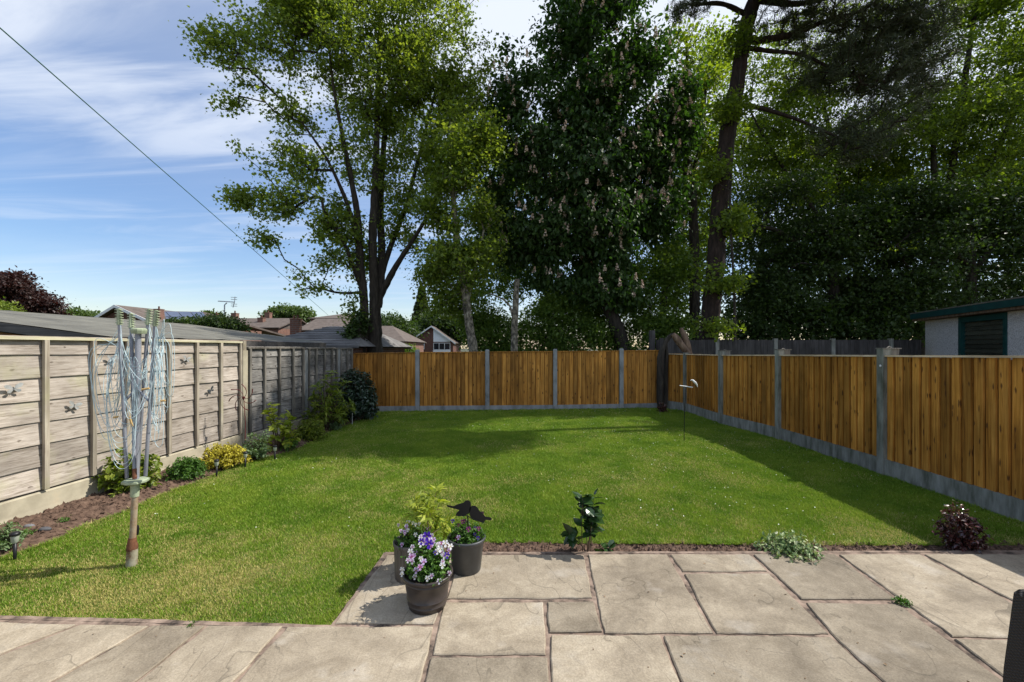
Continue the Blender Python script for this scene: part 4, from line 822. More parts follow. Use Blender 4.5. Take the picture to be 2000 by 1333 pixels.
bush('border_shrub', 'bright golden yellow shrub in the flower bed', B(438, 908), .32, .30, 230, 20, .036, L_gold, 106, cat='shrub', low=.6, wide=1.05)
bush('border_plant', 'loose pale green leggy plant between the golden shrub and the wind spinner', B(503, 893), .26, .42, 80, 16, .04, L_greygreen, 107, low=.3)
bush('border_shrub', 'tall lime green shrub with large glossy leaves beside the wind spinner', B(535, 880) + (0, .1, 0), .30, .88, 30, 9, .115, L_lime, 108, cat='shrub', low=.4, stem_r=.007, bare=.45)
bush('border_plant', 'small dark green plant in the bed in front of the tall lime shrub', B(566, 876), .16, .17, 50, 12, .04, L_green, 109)
bush('border_shrub', 'round olive green shrub below the second concrete post', B(606, 856), .30, .34, 200, 18, .045, L_pier, 110, cat='shrub', low=.55)
bush('border_shrub', 'tall upright shrub with whorls of narrow yellow green leaves', B(636, 838) + (0, .15, 0), .48, 1.15, 60, 10, .15, L_pier, 111, tmpl=BLADE, cat='shrub', low=.35, whorl=9, stem_r=.009, width=1.7)
bush('border_shrub', 'large dark bushy shrub with bluish top leaves in the far left corner', B(690, 820) + (0, .1, 0), .66, 1.18, 420, 24, .085, L_blue, 112, cat='shrub', low=.6, stem_r=.008, wide=.8)
bush('border_plant', 'small grey green seedling plant in front of the dark corner shrub', B(655, 838), .12, .16, 22, 9, .05, L_greygreen, 113)
bush('border_shrub', 'low dark green shrub in the shade under the whorled shrub', B(655, 828) + (-.1, .1, 0), .34, .42, 120, 16, .05, L_deep, 114, cat='shrub')
# plants along the edge of the patio
bush('camellia', 'young camellia with glossy dark leaves at the patio edge', GP(1150, 1076) + (.0, .04, -.05), .19, .54, 10, 12, .095, L_deep, 121, cat='plant', low=.72, stem_r=.0045, bare=.42, up=.6, width=1.35, droop=.5)
bush('euonymus', 'low cream and green variegated plant spilling over the patio edge', GP(1545, 1077) + (0, .03, -.04), .27, .16, 110, 14, .036, L_var, 122, low=.35, wide=1.0, lean=(.05, -.02))
bush('bronze_plant', 'dark bronze glossy leaved plant at the right end of the patio edge', GP(1905, 1073) + (0, .08, -.05), .17, .40, 80, 22, .035, L_red, 123, low=.5, stem_r=.004, lean=(-.06, 0))
bush('weed', 'bright green weed tuft growing in a patio joint', GP(1762, 1178), .045, .02, 16, 10, .018, L_green, 124)
bush('weed', 'tiny green weed in the joint of the left patio slabs', GP(373, 1223), .02, .012, 6, 6, .012, L_green, 125)
# ------------------------------------------------------------------ pots
M_pot = plain('black_brown_plastic', [(0.3, (.028, .022, .020)), (0.7, (.055, .043, .038))], 14, .38, bs=.1, spec=.5)
M_potg = plain('grey_plastic', [(0.3, (.045, .048, .052)), (0.7, (.07, .075, .08))], 14, .42, bs=.05, spec=.5)
M_potw = woodmat('wood_look_pot', 2, (.07, .06, .055), (.15, .135, .12), (.22, .20, .18), .6, (.04,.03,.03), gs=(60, 5), bs=.7)
M_compost = plain('compost', [(0.3, (.012, .009, .007)), (0.7, (.04, .028, .02))], 40, .95, bs=1)
def pot(name, label, c, rb, rt, h, mat, bands=(), rim=.012):
    root = thing(name, label, 'plant pot', c); m = MB()
    pr = [(0, .0), (rb - .004, .0), (rb, .004)]
    for z in bands: r0 = rb + (rt - rb) * z; pr += [(r0, h*z - .004), (r0 + .0025, h*z - .002), (r0 + .0025, h*z + .002), (r0, h*z + .004)]
    pr += [(rt - .004, h - .03), (rt + rim*.4, h - .024), (rt + rim, h - .012), (rt + rim, h - .003), (rt + rim*.6, h), (rt - .004, h), (rt - .008, h - .02), (rt - .012, h - .035)]
    m.lathe(pr, c, 48); m.build('pot_body', mat, root)
    m = MB(); m.lathe([(0, h - .028), (rt*.5, h - .024), (rt - .011, h - .033)], c, 32); m.build('compost', M_compost, root)
    return root
def pansy(m, c, nrm, s, r):
    nrm = nrm / np.linalg.norm(nrm); u = np.cross(nrm, [0, 0, 1.0]); u /= np.linalg.norm(u) + 1e-9; w = np.cross(u, nrm)
    V = [c]; F = []; rn = []
    for k, (a, ln, wd) in enumerate([(90-32, 1, .62), (90+32, 1, .62), (5, .9, .55), (175, .9, .55), (270, 1.0, .8)]):
        a = R(a); e = np.cos(a)*u + np.sin(a)*w; f_ = np.cross(nrm, e); b = len(V); z = .08*s*(k % 2)
        for t, q, zz in ((.35, -wd*.55, .02), (.8, -wd*.8, .10), (1.0, -.25, .02), (1.0, .25, .02), (.8, wd*.8, .10), (.35, wd*.55, .02)):
            V.append(c + s*(t*ln*e + q*.62*f_) + nrm*(s*zz + z))
        F += [(0, b, b+1, b+2), (0, b+2, b+3, 0)[:3], (0, b+3, b+4, b+5)]
        rn += [1.0 if k == 4 else .6]*3
    m.add(np.array(V), F, .5)
def petal(name, outer, inner, eye=(.75, .5, .02)):
    m, nt, N, L = nodes(name); tc = N('ShaderNodeTexCoord'); gm = N('ShaderNodeVectorMath'); gm.operation = 'LENGTH'; L(tc.outputs['Object'], gm.inputs[0])
    c = ramp(N, L, gm.outputs['Value'], [(0.0, eye), (.0015, eye), (.0025, inner), (.0055, inner), (.0095, outer)])
    return finish(m, N, L, c, .6, spec=.2, transl=.3)
PET = [petal('white_pansy', (.80, .78, .82), (.50, .22, .55)), petal('lilac_pansy', (.62, .50, .74), (.30, .07, .34)), petal('violet_pansy', (.07, .02, .36), (.02, .005, .10)), petal('plain_white_pansy', (.84, .83, .84), (.74, .70, .60)), petal('magenta_pansy', (.16, .015, .12), (.05, .005, .04)), petal('pink_pansy', (.66, .42, .68), (.45, .02, .32))]
def blooms(root, c, rad, h, spots, seed):
    r = rs(seed)
    for x, y, z, s, k in spots:
        p = np.array([c[0] + x, c[1] + y, c[2] + z]); nrm = np.array([x*1.2 + .1*r.randn(), -.9 + .5*y + .2*r.randn(), .55 + .15*r.randn()])
        me = MB(); pansy(me, np.zeros(3), nrm, s, r); o = me.build('flower', PET[k])
        o.parent = root; o.location = p - np.array(root.location)
def mound_spots(r, n, rad, h, z0, kinds, s=(.014, .02)):
    out = []
    for _ in range(n):
        a = r.uniform(-2.7, -.4) if r.rand() < .8 else r.uniform(0, 6.28); e = r.rand() ** .8 * 1.45; x = rad*math.cos(a)*math.cos(e); y = rad*math.sin(a)*math.cos(e); z = z0 + h*math.sin(e)
        out.append((x, y, z, r.uniform(*s), kinds[r.randint(len(kinds))]))
    return out
# front pot
cF = GP(835, 1181); pf = pot('flower_pot', 'dark brown ringed pot brimming with white, lilac and violet pansies, nearest the camera', cF, .112, .142, .205, M_pot, bands=(.14, .3, .8))
bush('', '', cF + (0, 0, .185), .155, .24, 150, 20, .027, L_green, 131, root=pf, low=.45, stem_r=.002, tmpl=LEAF6)
sp = mound_spots(rs(132), 40, .155, .21, .20, [0, 3, 1, 3, 3, 5, 0, 3, 1]) 
def fpx(px, py, dd): p = P(px, py, cF[1] + dd); return tuple(p - cF)
sp += [(*fpx(834, 1048, -.10), .028, 2), (*fpx(838, 1063, -.13), .027, 2), (*fpx(823, 1058, -.08), .02, 2), (*fpx(873, 1085, -.12), .019, 2), (*fpx(850, 1080, -.14), .013, 2), (*fpx(804, 1088, -.15), .021, 5), (*fpx(821, 1108, -.17), .018, 5), (*fpx(870, 1062, -.12), .021, 3), (*fpx(860, 1072, -.13), .02, 3), (*fpx(880, 1068, -.10), .018, 3), (*fpx(785, 1122, -.12), .014, 3)]
blooms(pf, cF, .16, .25, sp, 133)
# right pot with bird ornament
cR = GP(911, 1112); pr_ = pot('flower_pot', 'smooth dark grey pot with purple violas and two black bird silhouettes', cR, .100, .126, .232, M_potg, bands=(), rim=.010)
bush('', '', cR + (0, 0, .21), .13, .13, 110, 18, .024, L_green, 134, root=pr_, low=.4, stem_r=.002)
sp = mound_spots(rs(135), 9, .125, .12, .225, [4, 2, 4, 1], (.011, .017)) + [(*tuple(P(915, 1034, cR[1]-.1) - cR), .019, 4), (*tuple(P(935, 1033, cR[1]-.08) - cR), .017, 4), (*tuple(P(884, 1018, cR[1]-.06) - cR), .015, 2), (*tuple(P(942, 1003, cR[1]) - cR), .014, 4)]
blooms(pr_, cR, .12, .12, sp, 136)
# back left pot
cL = GP(803, 1125); pl_ = pot('flower_pot', 'grey wood effect pot partly hidden behind the front pot, holding tall yellow leaves', cL, .108, .118, .245, M_potw, rim=.003)
bush('', '', cL + (.02, 0, .22), .14, .13, 90, 16, .024, L_green, 137, root=pl_, low=.4, stem_r=.002)
blooms(pl_, cL, .12, .12, mound_spots(rs(138), 16, .13, .13, .25, [3, 0, 3, 1], (.010, .015)), 139)
bush('leafy_plant', 'tall yellow green plant with long pointed leaves growing from the wood effect pot', cL + (.10, .05, .23), .17, .34, 15, 12, .085, L_lime, 140, tmpl=BLADE, low=.72, whorl=10, stem_r=.003, width=2.0, bare=.5, lean=(.03, 0))
# bird silhouettes on a stake
M_black = plain('black_metal', [(0.3, (.006, .006, .007)), (0.7, (.012, .012, .014))], 12, .45, spec=.4)
def bp(pts, d): return [P(700 + x/5, 930 + y/5, d) for x, y in pts]
bd = cR[1] - .02; root = thing('bird_ornament', 'flat black metal cut out of two small birds above the grey pot', 'garden ornament', cR + (0, 0, .2))
for pts in ([(860,285),(885,288),(925,296),(980,275),(1025,262),(1045,242),(1062,237),(1082,242),(1097,262),(1100,292),(1095,330),(1082,365),(1045,384),(985,395),(945,388),(960,360),(985,335),(950,322),(910,313),(870,302)],
            [(1086,312),(1098,298),(1112,291),(1140,292),(1165,312),(1178,340),(1210,362),(1240,398),(1290,406),(1303,420),(1292,435),(1245,428),(1225,452),(1175,446),(1115,425),(1088,390),(1083,345)]):
    w = np.array(bp(pts, bd)); m = MB(); n = len(w); V = np.concatenate([w, w + (0, .003, 0)]); i = np.arange(n); j = (i+1) % n
    m.add(V, [tuple(range(n))]); m.add(V, [tuple(range(2*n - 1, n - 1, -1))]); m.add(V, np.stack([j, i, i + n, j + n], 1)); m.build('bird_cutout', M_black, root)
m = MB(); m.tube(bp([(1010,392),(1060,385),(1120,425),(1230,458)], bd), .003, 6); m.tube([*bp([(1066,392),(1072,470)], bd), cR + (0, -.02, .2)], .0045, 6); m.build('stake', M_black, root)
# ------------------------------------------------------------------ rotary airer
M_steel = plain('dull_steel', [(0.35, (.20, .21, .24)), (0.65, (.34, .355, .40))], 6, .45, stretch=(3,3,.6), bs=.1, metal=.25)
M_plast = plain('pale_green_plastic', [(0.3, (.22, .26, .16)), (0.7, (.42, .48, .33))], 16, .6)
M_rust = plain('rusty_tube', [(0.36, (.10, .028, .012)), (0.5, (.30, .11, .045)), (0.60, (.36, .34, .24)), (.8, (.46, .44, .33))], 4.5, .85, stretch=(1.5,1.5,.8), bs=.6, bd=.004, det=8)
M_rust2 = plain('flaking_rust', [(0.35, (.06, .022, .014)), (0.7, (.27, .12, .06))], 14, .9, bs=.8, bd=.006)
M_line = plain('blue_washing_line', [(0.3, (.42, .55, .58)), (0.7, (.60, .72, .74))], 10, .6)
M_peg = plain('wooden_peg', [(0.3, (.45, .28, .10)), (0.7, (.60, .42, .18))], 14, .7)
def airer():
    b = G(258, 1101); d = b[1]; r = rs(150); root = thing('rotary_airer', 'folded rotary clothes airer with tangled pale blue lines on a rusty pole', 'clothes airer', b)
    Q = lambda px, py, dd=0: P(px, py, d + dd); px2m = d / FPX
    m = MB(); m.tube([Q(257,1106), Q(258,1080), Q(259,1072)], np.array([9.3, 9, 8.6])*px2m, 16); m.build('ground_socket', plain('stained_socket', [(0.36, (.17, .11, .06)), (0.5, (.30, .27, .19)), (.75, (.40, .38, .28))], 14, .85, bs=.5), root)
    m = MB(); m.tube([Q(258,1074), Q(258,1066), Q(258.5,1056), Q(259,1050)], np.array([9.2, 9.0, 7, 6.4])*px2m, 16, wob=.1); m.build('rust_collar', M_rust2, root)
    m = MB(); m.tube([Q(259,1052), Q(262,1000), Q(264,962)], np.array([5.6, 5.4, 5.2])*px2m, 16); m.build('lower_pole', plain('aged_tube', [(0.38, (.20, .085, .04)), (0.5, (.30, .22, .14)), (.7, (.40, .36, .27))], 9, .8), root)
    m = MB(); m.tube([Q(263,970), Q(264,948), Q(264.5,940)], np.array([7.0, 7.4, 8])*px2m, 16); m.build('sleeve', M_plast, root)
    m = MB(); c = Q(265, 940); m.lathe([(0,-.012),(.075,-.012),(.082,-.006),(.082,.008),(.07,.014),(0,.014)], c, 8, smooth=False); m.build('hub', M_plast, root)
    m = MB(); m.tube([Q(266,936), Q(268,800), Q(270,650)], 5*px2m, 14); m.build('mast', M_steel, root)
    m = MB(); m.lathe([(0,-.02),(.045,-.02),(.05,0),(.05,.012),(.042,.02),(0,.02)], Q(271,647), 12, smooth=False); m.build('mast_cap', M_plast, root)
    m = MB(); m.tube([Q(268,1045,.02), Q(270,1033,.02), Q(268,1026,.02)], .008, 8); m.build('lock_lever', M_black, root)
    arms = [((248,934,-.05),(232,603,-.10)), ((263,936,-.06),(256,612,.09)), ((268,930,.06),(291,604,.07)), ((284,930,-.03),(305,606,-.09))]
    A3 = []
    for k, (a, t) in enumerate(arms):
        p0 = Q(*a); p1 = Q(*t); A3.append((p0, p1)); m = MB(); w = 4.2*px2m
        q = p0 + (p1 - p0)*.91; m.tube([p0, q], w*.95, 4, cap=True); arm = m.build('arm', M_steel, root)
        m = MB(); m.tube([q - (p1-p0)*.005, p1], [w*1.12, w*.7], 6)
        for s in range(6):
            e = q + (p1 - q)*(s + .5)/6; m.box(e + (-.021, -.012, -.003), e + (.021, .012, .003))
        m.build('line_holder', M_plast, arm)
        if k in (1, 2):
            m = MB(); m.tube([p0 + (p1-p0)*.0, p0 + (p1-p0)*.06], w*1.12, 4); m.build('rusty_foot', M_rust2, arm)
        mid_ = p0 + (p1 - p0)*.45; m = MB(); m.tube([mid_, Q(267, 760)], .009, 6); m.build('strut', M_steel, arm)
    m = MB(); t = np.linspace(0, 1, 22)
    lm = []
    for k in range(4):
        a0, a1 = A3[k]; b0, b1 = A3[(k+1) % 4]; cc = (a1 + b1) / 2 - np.array([Q(268, 620)[0], d, 0]); cc[2] = 0; cc /= np.linalg.norm(cc) + 1e-9
        for j in range(8):
            f = .985 - .052*j; p = a0 + (a1 - a0)*(f + r.uniform(-.01, .01)); q = b0 + (b1 - b0)*(f + r.uniform(-.01, .01)); sag = r.uniform(.30, .60) if j < 7 else r.uniform(.25, .4)
            out = r.uniform(.02, .10); sw = r.randn(3)*.02; sw[2] = 0
            s4 = np.sin(math.pi*t); sh = s4 ** .55
            pts = p + (q - p)*t[:, None] + sh[:, None]*np.array([0, 0, -sag]) + s4[:, None]*(cc*out + sw) + (np.sin(t*9 + j)*s4*.006)[:, None]*np.array([1, 1, 0])
            m.tube(pts, .0017, 5, cap=False)
    # big loops hanging at the front, left and right
    for (xa, ya, xb, yb, xl, yl, n, dd) in ((236,640,286,700,232,905,8,-.12), (292,640,318,660,318,860,6,-.1), (234,640,250,700,205,845,6,-.05), (300,650,310,660,338,800,5,.0)):
        for j in range(n):
            y2 = yl - j*13 + r.uniform(-6, 6); bx = xl + r.uniform(-8, 8); ctrl = [Q(xa + r.uniform(-3, 3), ya + 8*j, dd*.3), Q(bx - (22 if xl < 260 else 8), y2 - 110, dd), Q(bx - 6, y2, dd), Q(bx + 28 if xl < 260 else bx - 22, y2 - 8, dd), Q((xa + xb)/2 + r.uniform(0, 18), y2 - 120, dd*.8), Q(xb, yb + 8*j, dd*.3)]
            c_ = np.array(ctrl); tt = np.linspace(0, len(c_) - 1.0001, 40); i = tt.astype(int); f = (tt - i)[:, None]
            g = lambda k: c_[np.clip(i + k, 0, len(c_) - 1)]
            pts = .5*((2*g(0)) + (-g(-1) + g(1))*f + (2*g(-1) - 5*g(0) + 4*g(1) - g(2))*f**2 + (-g(-1) + 3*g(0) - 3*g(1) + g(2))*f**3)
            m.tube(pts, .0018, 5, cap=False)
    m.build('washing_line', M_line, root)
    for px, py, ln, an in ((255,824,.075,-.25), (226,815,.03,1.4), (284,760,.05,1.4), (318,783,.03,1.5)):
        c = Q(px, py, -.13); m = MB(); dv = np.array([math.sin(an), 0, math.cos(an)])
        m.tube([c - dv*ln/2, c + dv*ln/2], .007, 4); m.tube([c - dv*ln/2 + (.008, 0, 0), c + dv*ln/2 + (.003, 0, 0)], .006, 4)
        tag(m.build('clothes_peg', M_peg, loc=c), {255:'largest orange wooden clothes peg clipped to the lines on the airer', 226:'orange peg tip at the left of the airer lines', 284:'brown wooden peg clipped at mid height on the airer mast', 318:'yellow peg hanging on the right side of the airer lines'}[px], 'clothes peg', 'pegs left on the rotary airer')
airer()
# ------------------------------------------------------------------ small garden things
def solar(px, py, h, label, first=None):
    p = G(px, py, .03) + (0, 0, -.02)
    if first is not None: return dup(first, p, label=label)
    root = thing('solar_light', label, 'garden light', p, 'black solar stake lights in the flower bed')
    m = MB(); m.lathe([(.0, -.04), (.007, -.03), (.011, .0), (.011, h*.55), (.0, h*.55)], p, 12); m.build('stake', M_black, root)
    m = MB(); m.lathe([(.012, h*.55), (.020, h*.60), (.026, h*.86)], p, 16); m.build('lens', plain('frosted_plastic', [(.3, (.35, .38, .30)), (.7, (.5, .52, .44))], rough=.3), root)
    m = MB(); m.lathe([(.026, h*.86), (.031, h*.87), (.031, h*.95), (.02, h), (0, h)], p, 16); m.build('cap', M_black, root)
    return root
s0 = solar(29, 1083, .19, 'black solar stake light at the left edge of the bed, nearest the camera')
solar(423, 924, .16, 'black solar stake light in front of the golden yellow shrub', s0)
solar(479, 907, .16, 'black solar stake light just right of the golden yellow shrub', s0)
solar(537, 893, .16, 'black solar stake light in front of the lime green shrub', s0)
def stone(px, py, s, label, mat):
    p = G(px, py, .03); r = rs(px); m = MB(); n = 12; V = []; F = []
    for i in range(7):
        ph = math.pi*i/6
        for j in range(n):
            th = 2*math.pi*j/n; k = 1 + .12*math.sin(2*th + 1) + .08*math.sin(3*ph + th*2); V.append(p + s*np.array([1.25*math.sin(ph)*math.cos(th)*k, .8*math.sin(ph)*math.sin(th)*k, .55*math.cos(ph)]))
    for i in range(6):
        for j in range(n): F.append((i*n+j, (i+1)*n+j, (i+1)*n+(j+1) % n, i*n+(j+1) % n))
    m.add(V, F, .5, True); tag(m.build('stone', mat, loc=p), label, 'stone')
stone(57, 1028, .034, 'smooth grey pebble on the soil, left of the darker rock', plain('grey_stone', [(.3, (.13, .13, .14)), (.7, (.22, .22, .23))]))
stone(88, 1034, .038, 'dark pointed rock on the soil right of the smooth grey pebble', plain('dark_stone', [(.3, (.035, .035, .04)), (.7, (.16, .16, .17))], 5))
M_tin = plain('painted_tin', [(0.3, (.30, .31, .30)), (0.7, (.62, .62, .60))], 18, .4, metal=.4)
M_darktin = plain('dark_tin', [(0.3, (.02, .025, .03)), (0.7, (.07, .08, .085))], 18, .5)
def butterfly(px, py, label, tilt, s=.055, mat=None):
    d = None
    x_ = 4.865 / ((HX - px)/FPX + .068); p = P(px, py, x_); p[0] = fenceX(x_) + .047
    if px > 600: p[0] += 0
    root = thing('butterfly_ornament', label, 'wall ornament', p, 'small metal butterflies fixed to the grey fence')
    u = np.array([.068, 1, 0]); u /= np.linalg.norm(u); w = np.array([0, 0, 1.0]); ca, sa = math.cos(tilt), math.sin(tilt); U = ca*u + sa*w; V_ = -sa*u + ca*w; nn = np.array([1, -.068, 0])
    m = MB(); m.tube([p - V_*s*.35, p, p + V_*s*.35], [.003, .005, .003], 6); m.build('body', M_darktin, root)
    for sg in (-1, 1):
        m = MB()
        for ol in ([(0,.05),(.35,.75),(.95,1.0),(1.25,.75),(1.0,.25),(.4,.0)], [(0,-.05),(.45,-.05),(.85,-.2),(.9,-.6),(.5,-.75),(.2,-.4)]):
            n = len(ol); q = np.array([p + U*sg*a*s + V_*b*s*.8 + nn*(.003 + .10*a*s) for a, b in ol]); m.add(np.concatenate([q, q - nn*.0015]), [tuple(range(n)), tuple(range(2*n-1, n-1, -1))] + [(i, (i+1) % n, (i+1) % n + n, i + n) for i in range(n)])
        m.build('wing', mat or M_tin, root)
butterfly(16, 760, 'silvery metal butterfly on the grey fence, leftmost and largest in view', .1, .06)
butterfly(136, 793, 'silvery metal butterfly on the fence left of the airer, low down', -.3)
butterfly(210, 703, 'silvery metal butterfly on the fence near the top, just left of the airer', -.2)
butterfly(357, 702, 'silvery metal butterfly on the fence right of the airer, near the top', -.2)
butterfly(405, 763, 'dark metal butterfly on the fence left of the timber post extension', .5, .055, M_darktin)
# red wind spinner
M_redm = plain('dark_red_metal', [(0.3, (.07, .008, .008)), (0.7, (.16, .02, .02))], 12, .4, spec=.5)
p = G(478, 893, .0); p[2] = 0; root = thing('wind_spinner', 'dark red wind spinner with curved arms on a thin stake by the fence', 'garden ornament', p); c = P(476, 777, p[1])
m = MB(); m.tube([p, p + (.01, 0, .5), c], .006, 6); m.build('stake', M_redm, root); m = MB(); m.lathe([(0,-.02),(.02,-.01),(.02,.01),(0,.02)], c, 12); hub = m.build('hub', M_redm, root)
for k in range(7):
    a = k*6.283/7 + .3; t = np.linspace(0, 1, 9); q = np.array([c + np.array([math.cos(a + 1.3*f)*.20*f, -.02 - .02*f, math.sin(a + 1.3*f)*.20*f]) for f in t]); m = MB(); m.tube(q, .0035 + .004*t**2, 6); m.build('curved_arm', M_redm, root)
m = MB(); p = G(688, 829); m.tube([p, p + (0, 0, .21)], .006, 6); m.lathe([(0,.19),(.016,.2),(.016,.225),(0,.235)], p, 10); tag(m.build('plant_marker', plain('pale_marker', [(.3, (.5, .5, .45)), (.7, (.65, .65, .6))]), loc=p), 'short pale stake standing in front of the dark corner shrub', 'plant marker')
# balancing bird on a thin pole in the lawn
p = G(1336, 861); d = p[1]; root = thing('balancing_bird', 'white bird figure on a small bar balanced on a thin pole in the lawn', 'garden ornament', p); Q = lambda a, b, k=0: P(a, b, d + k)
M_white = plain('white_paint', [(.3, (.70, .70, .68)), (.7, (.82, .82, .80))], 20, .4)
m = MB(); m.tube([p, Q(1337, 800), Q(1340, 757)], .006, 6); m.build('pole', M_black, root)
m = MB(); m.tube([Q(1327.5,753.5), Q(1353,757)], .008, 8); m.build('bar', M_white, root)
m = MB(); m.tube([Q(1348.5,743.5), Q(1351,742.5), Q(1354,744), Q(1358,748), Q(1361,752), Q(1362.5,756.5)], np.array([.4,1.3,2.0,2.2,1.4,.5])*d/FPX, 10); m.build('bird_body', M_white, root)
m = MB(); m.tube([Q(1355,748), Q(1355,756)], .004, 5); m.tube([Q(1358,750), Q(1358,757)], .004, 5); m.build('legs', M_black, root)
# dead stump in the corner
D = 11.0; root = thing('dead_stump', 'leaning dead tree stump with broken tops at the corner of the fences', 'tree stump', P(1293, 797, D)); S = D/FPX
Q = lambda a, b, k=0: P(a, b, D + k)
m = MB(); m.tube([Q(1293,806), Q(1291,780), Q(1290,740), Q(1290,700), Q(1293,685), Q(1300,668), Q(1308,658), Q(1314,653)], np.array([9,7,6,6,5.5,4.4,4,3])*S, 12, wob=.6, seed=8); m.tube([Q(1300,790), Q(1301,740), Q(1302,690), Q(1300,662)], np.array([4.4,3.2,3,2])*S, 9, wob=.6, seed=9); m.build('trunk', M_bark, root)
m = MB(); m.tube([Q(1314,653,-.05), Q(1320,660,-.03), Q(1332,676), Q(1343,690), Q(1346,700,.1)], np.array([4,6.5,7,6,4])*S, 10, wob=.35, seed=10); m.build('broken_limb', M_deadwood, root)
m = MB(); m.tube([Q(1330,641,.05), Q(1336,655,.04), Q(1342,675,.03), Q(1349,697,.05)], np.array([3.5,6,6.5,4])*S, 10, wob=.35, seed=11); m.build('broken_limb', M_deadwood, root)
bush('ivy', 'small red brown leafy plant at the foot of the dead stump', G(1293, 805), .13, .3, 40, 12, .04, L_red, 160, cat='plant')
# rattan chair at the right edge
def weave():
    m, nt, N, L = nodes('black_rattan'); v, rn, src = coords(N, L); sep = N('ShaderNodeSeparateXYZ'); L(src, sep.inputs[0])
    def sn(src_, f):
        a = N('ShaderNodeMath'); a.operation = 'MULTIPLY'; L(src_, a.inputs[0]); a.inputs[1].default_value = f; b = N('ShaderNodeMath'); b.operation = 'SINE'; L(a.outputs[0], b.inputs[0]); return b.outputs[0]
    ad = N('ShaderNodeMath'); ad.operation = 'ADD'; L(sep.outputs[0], ad.inputs[0]); L(sep.outputs[1], ad.inputs[1])
    ml = N('ShaderNodeMath'); ml.operation = 'MULTIPLY'; L(sn(sep.outputs[2], 520), ml.inputs[0]); L(sn(ad.outputs[0], 300), ml.inputs[1])
    c = ramp(N, L, ml.outputs[0], [(0.0, (.012, .010, .010)), (.6, (.035, .030, .029))])
    return finish(m, N, L, c, .4, ml.outputs[0], .8, .004, .5)
M_weave = weave()
root = thing('rattan_chair', 'black woven rattan garden chair cut off by the right edge of the photo', 'chair', (2.3, 1.5, PATZ))
def cbox(name, x0, x1, y0, y1, z0, z1, fl=0.0, bev=.015):
    m = MB(); rows = [(z0, 0), (z0 + (z1-z0)*.5, fl*.35), (z1 - bev, fl), (z1, fl + bev)]; V = []
    for z, i_ in rows: V += [(x0 + i_ , y0 + i_*.3, z), (x1 - i_*.3, y0 + i_*.3, z), (x1 - i_*.3, y1 - i_*.3, z), (x0 + i_, y1 - i_*.3, z)]
    F = [(3,2,1,0), tuple(range(len(V)-4, len(V)))] + [(k*4+i, k*4+(i+1) % 4, (k+1)*4+(i+1) % 4, (k+1)*4+i) for k in range(3) for i in range(4)]
    m.add(V, F); m.build(name, M_weave, root)
cbox('arm_panel', 1.905, 2.06, 1.02, 1.705, PATZ, .665, .045); cbox('arm_panel', 2.56, 2.71, 1.02, 1.705, PATZ, .665, .02); cbox('backrest', 2.075, 2.545, 1.0, 1.10, .30, .90, .0); cbox('seat', 2.075, 2.545, 1.115, 1.69, .12, .42, 0)
# litter on the patio
r = rs(190); n = 90; x = r.uniform(-2.4, 4.2, n); y = r.uniform(1.95, 3.3, n); k = (x > -.9) | (y < 2.4); x, y = x[k], y[k]; n = len(x)
m = MB(); m.leaves(np.stack([x, y, np.full(n, PATZ + .004)], 1), rdir(r, n)*(1,1,.15), np.tile([0,0,1.], (n,1)) + .35*r.randn(n,3), r.uniform(.006, .018, n), LEAF6[0], LEAF6[1], r.rand(n))
tag(m.build('leaf_litter', plain('dry_litter', [(.3, (.10, .06, .03)), (.7, (.34, .22, .12))], 30), loc=(0, 2.5, PATZ)), 'small dry leaf bits and petals lying on the paving', 'leaf litter', kind='stuff')
# overhead cable
m = MB(); a = P(0, 55, 4.0); b = P(641, 616, 42.0); u = (b - a); k = np.linspace(-.075, 1, 30)[:, None]; pts = a + u*k; pts[:, 2] -= 0.0
m.tube(pts, np.linspace(.0055, .014, 30), 6); tag(m.build('overhead_cable', plain('green_cable', [(.3, (.02, .10, .07)), (.7, (.04, .15, .10))]), loc=a), 'thin dark green cable running overhead from the upper left to the far roofs', 'cable')
# ------------------------------------------------------------------ buildings
M_tile = plain('brown_roof_tiles', [(0.3, (.085, .066, .055)), (0.7, (.145, .118, .10))], 2.5, .9, bs=.4)
M_tileg = plain('grey_roof_tiles', [(0.3, (.10, .095, .095)), (0.7, (.23, .22, .215))], 2.0, .9, bs=.4, var=.15)
M_felt = plain('roofing_felt', [(0.3, (.095, .092, .078)), (0.55, (.155, .15, .125)), (.8, (.23, .22, .18))], 2.2, .95, bs=.5, det=9)
M_fascia = woodmat('dark_fascia_board', 0, (.04, .037, .035), (.085, .08, .075), (.13, .12, .11), .3, (.02,.02,.02), gs=(25, 1))
M_shed = woodmat('brown_shed_boards', 0, (.12, .05, .018), (.26, .12, .045), (.36, .18, .07), .5, (.05,.02,.01), gs=(25, 1))
M_brick = brickmat('brown_brick', (.10, .035, .025), (.15, .055, .035), (.16, .13, .11))
M_brickr = brickmat('red_brick', (.17, .072, .048), (.21, .095, .062), (.20, .17, .15))
M_wp = plain('white_gloss_paint', [(.3, (.68, .69, .70)), (.7, (.80, .80, .80))], 6, .4)
M_glass = plain('dark_window_glass', [(.3, (.012, .015, .02)), (.7, (.03, .035, .045))], 2, .08, spec=.9, bs=0)
M_board = plain('white_boarding', [(.3, (.78, .81, .85)), (.7, (.86, .88, .90))], 4, .5)
M_dash = plain('pebbledash', [(.35, (.36, .34, .35)), (.52, (.66, .64, .65)), (.7, (.78, .76, .77))], 42, .95, bs=1.0, bd=.012, det=3)
M_teal = plain('dark_green_paint', [(.3, (.006, .045, .045)), (.7, (.012, .075, .072))], 5, .5)
M_greenwood = woodmat('flaking_green_boards', 0, (.02, .026, .018), (.05, .055, .04), (.10, .095, .07), .3, (.02,.02,.02), gs=(35, 1.2))
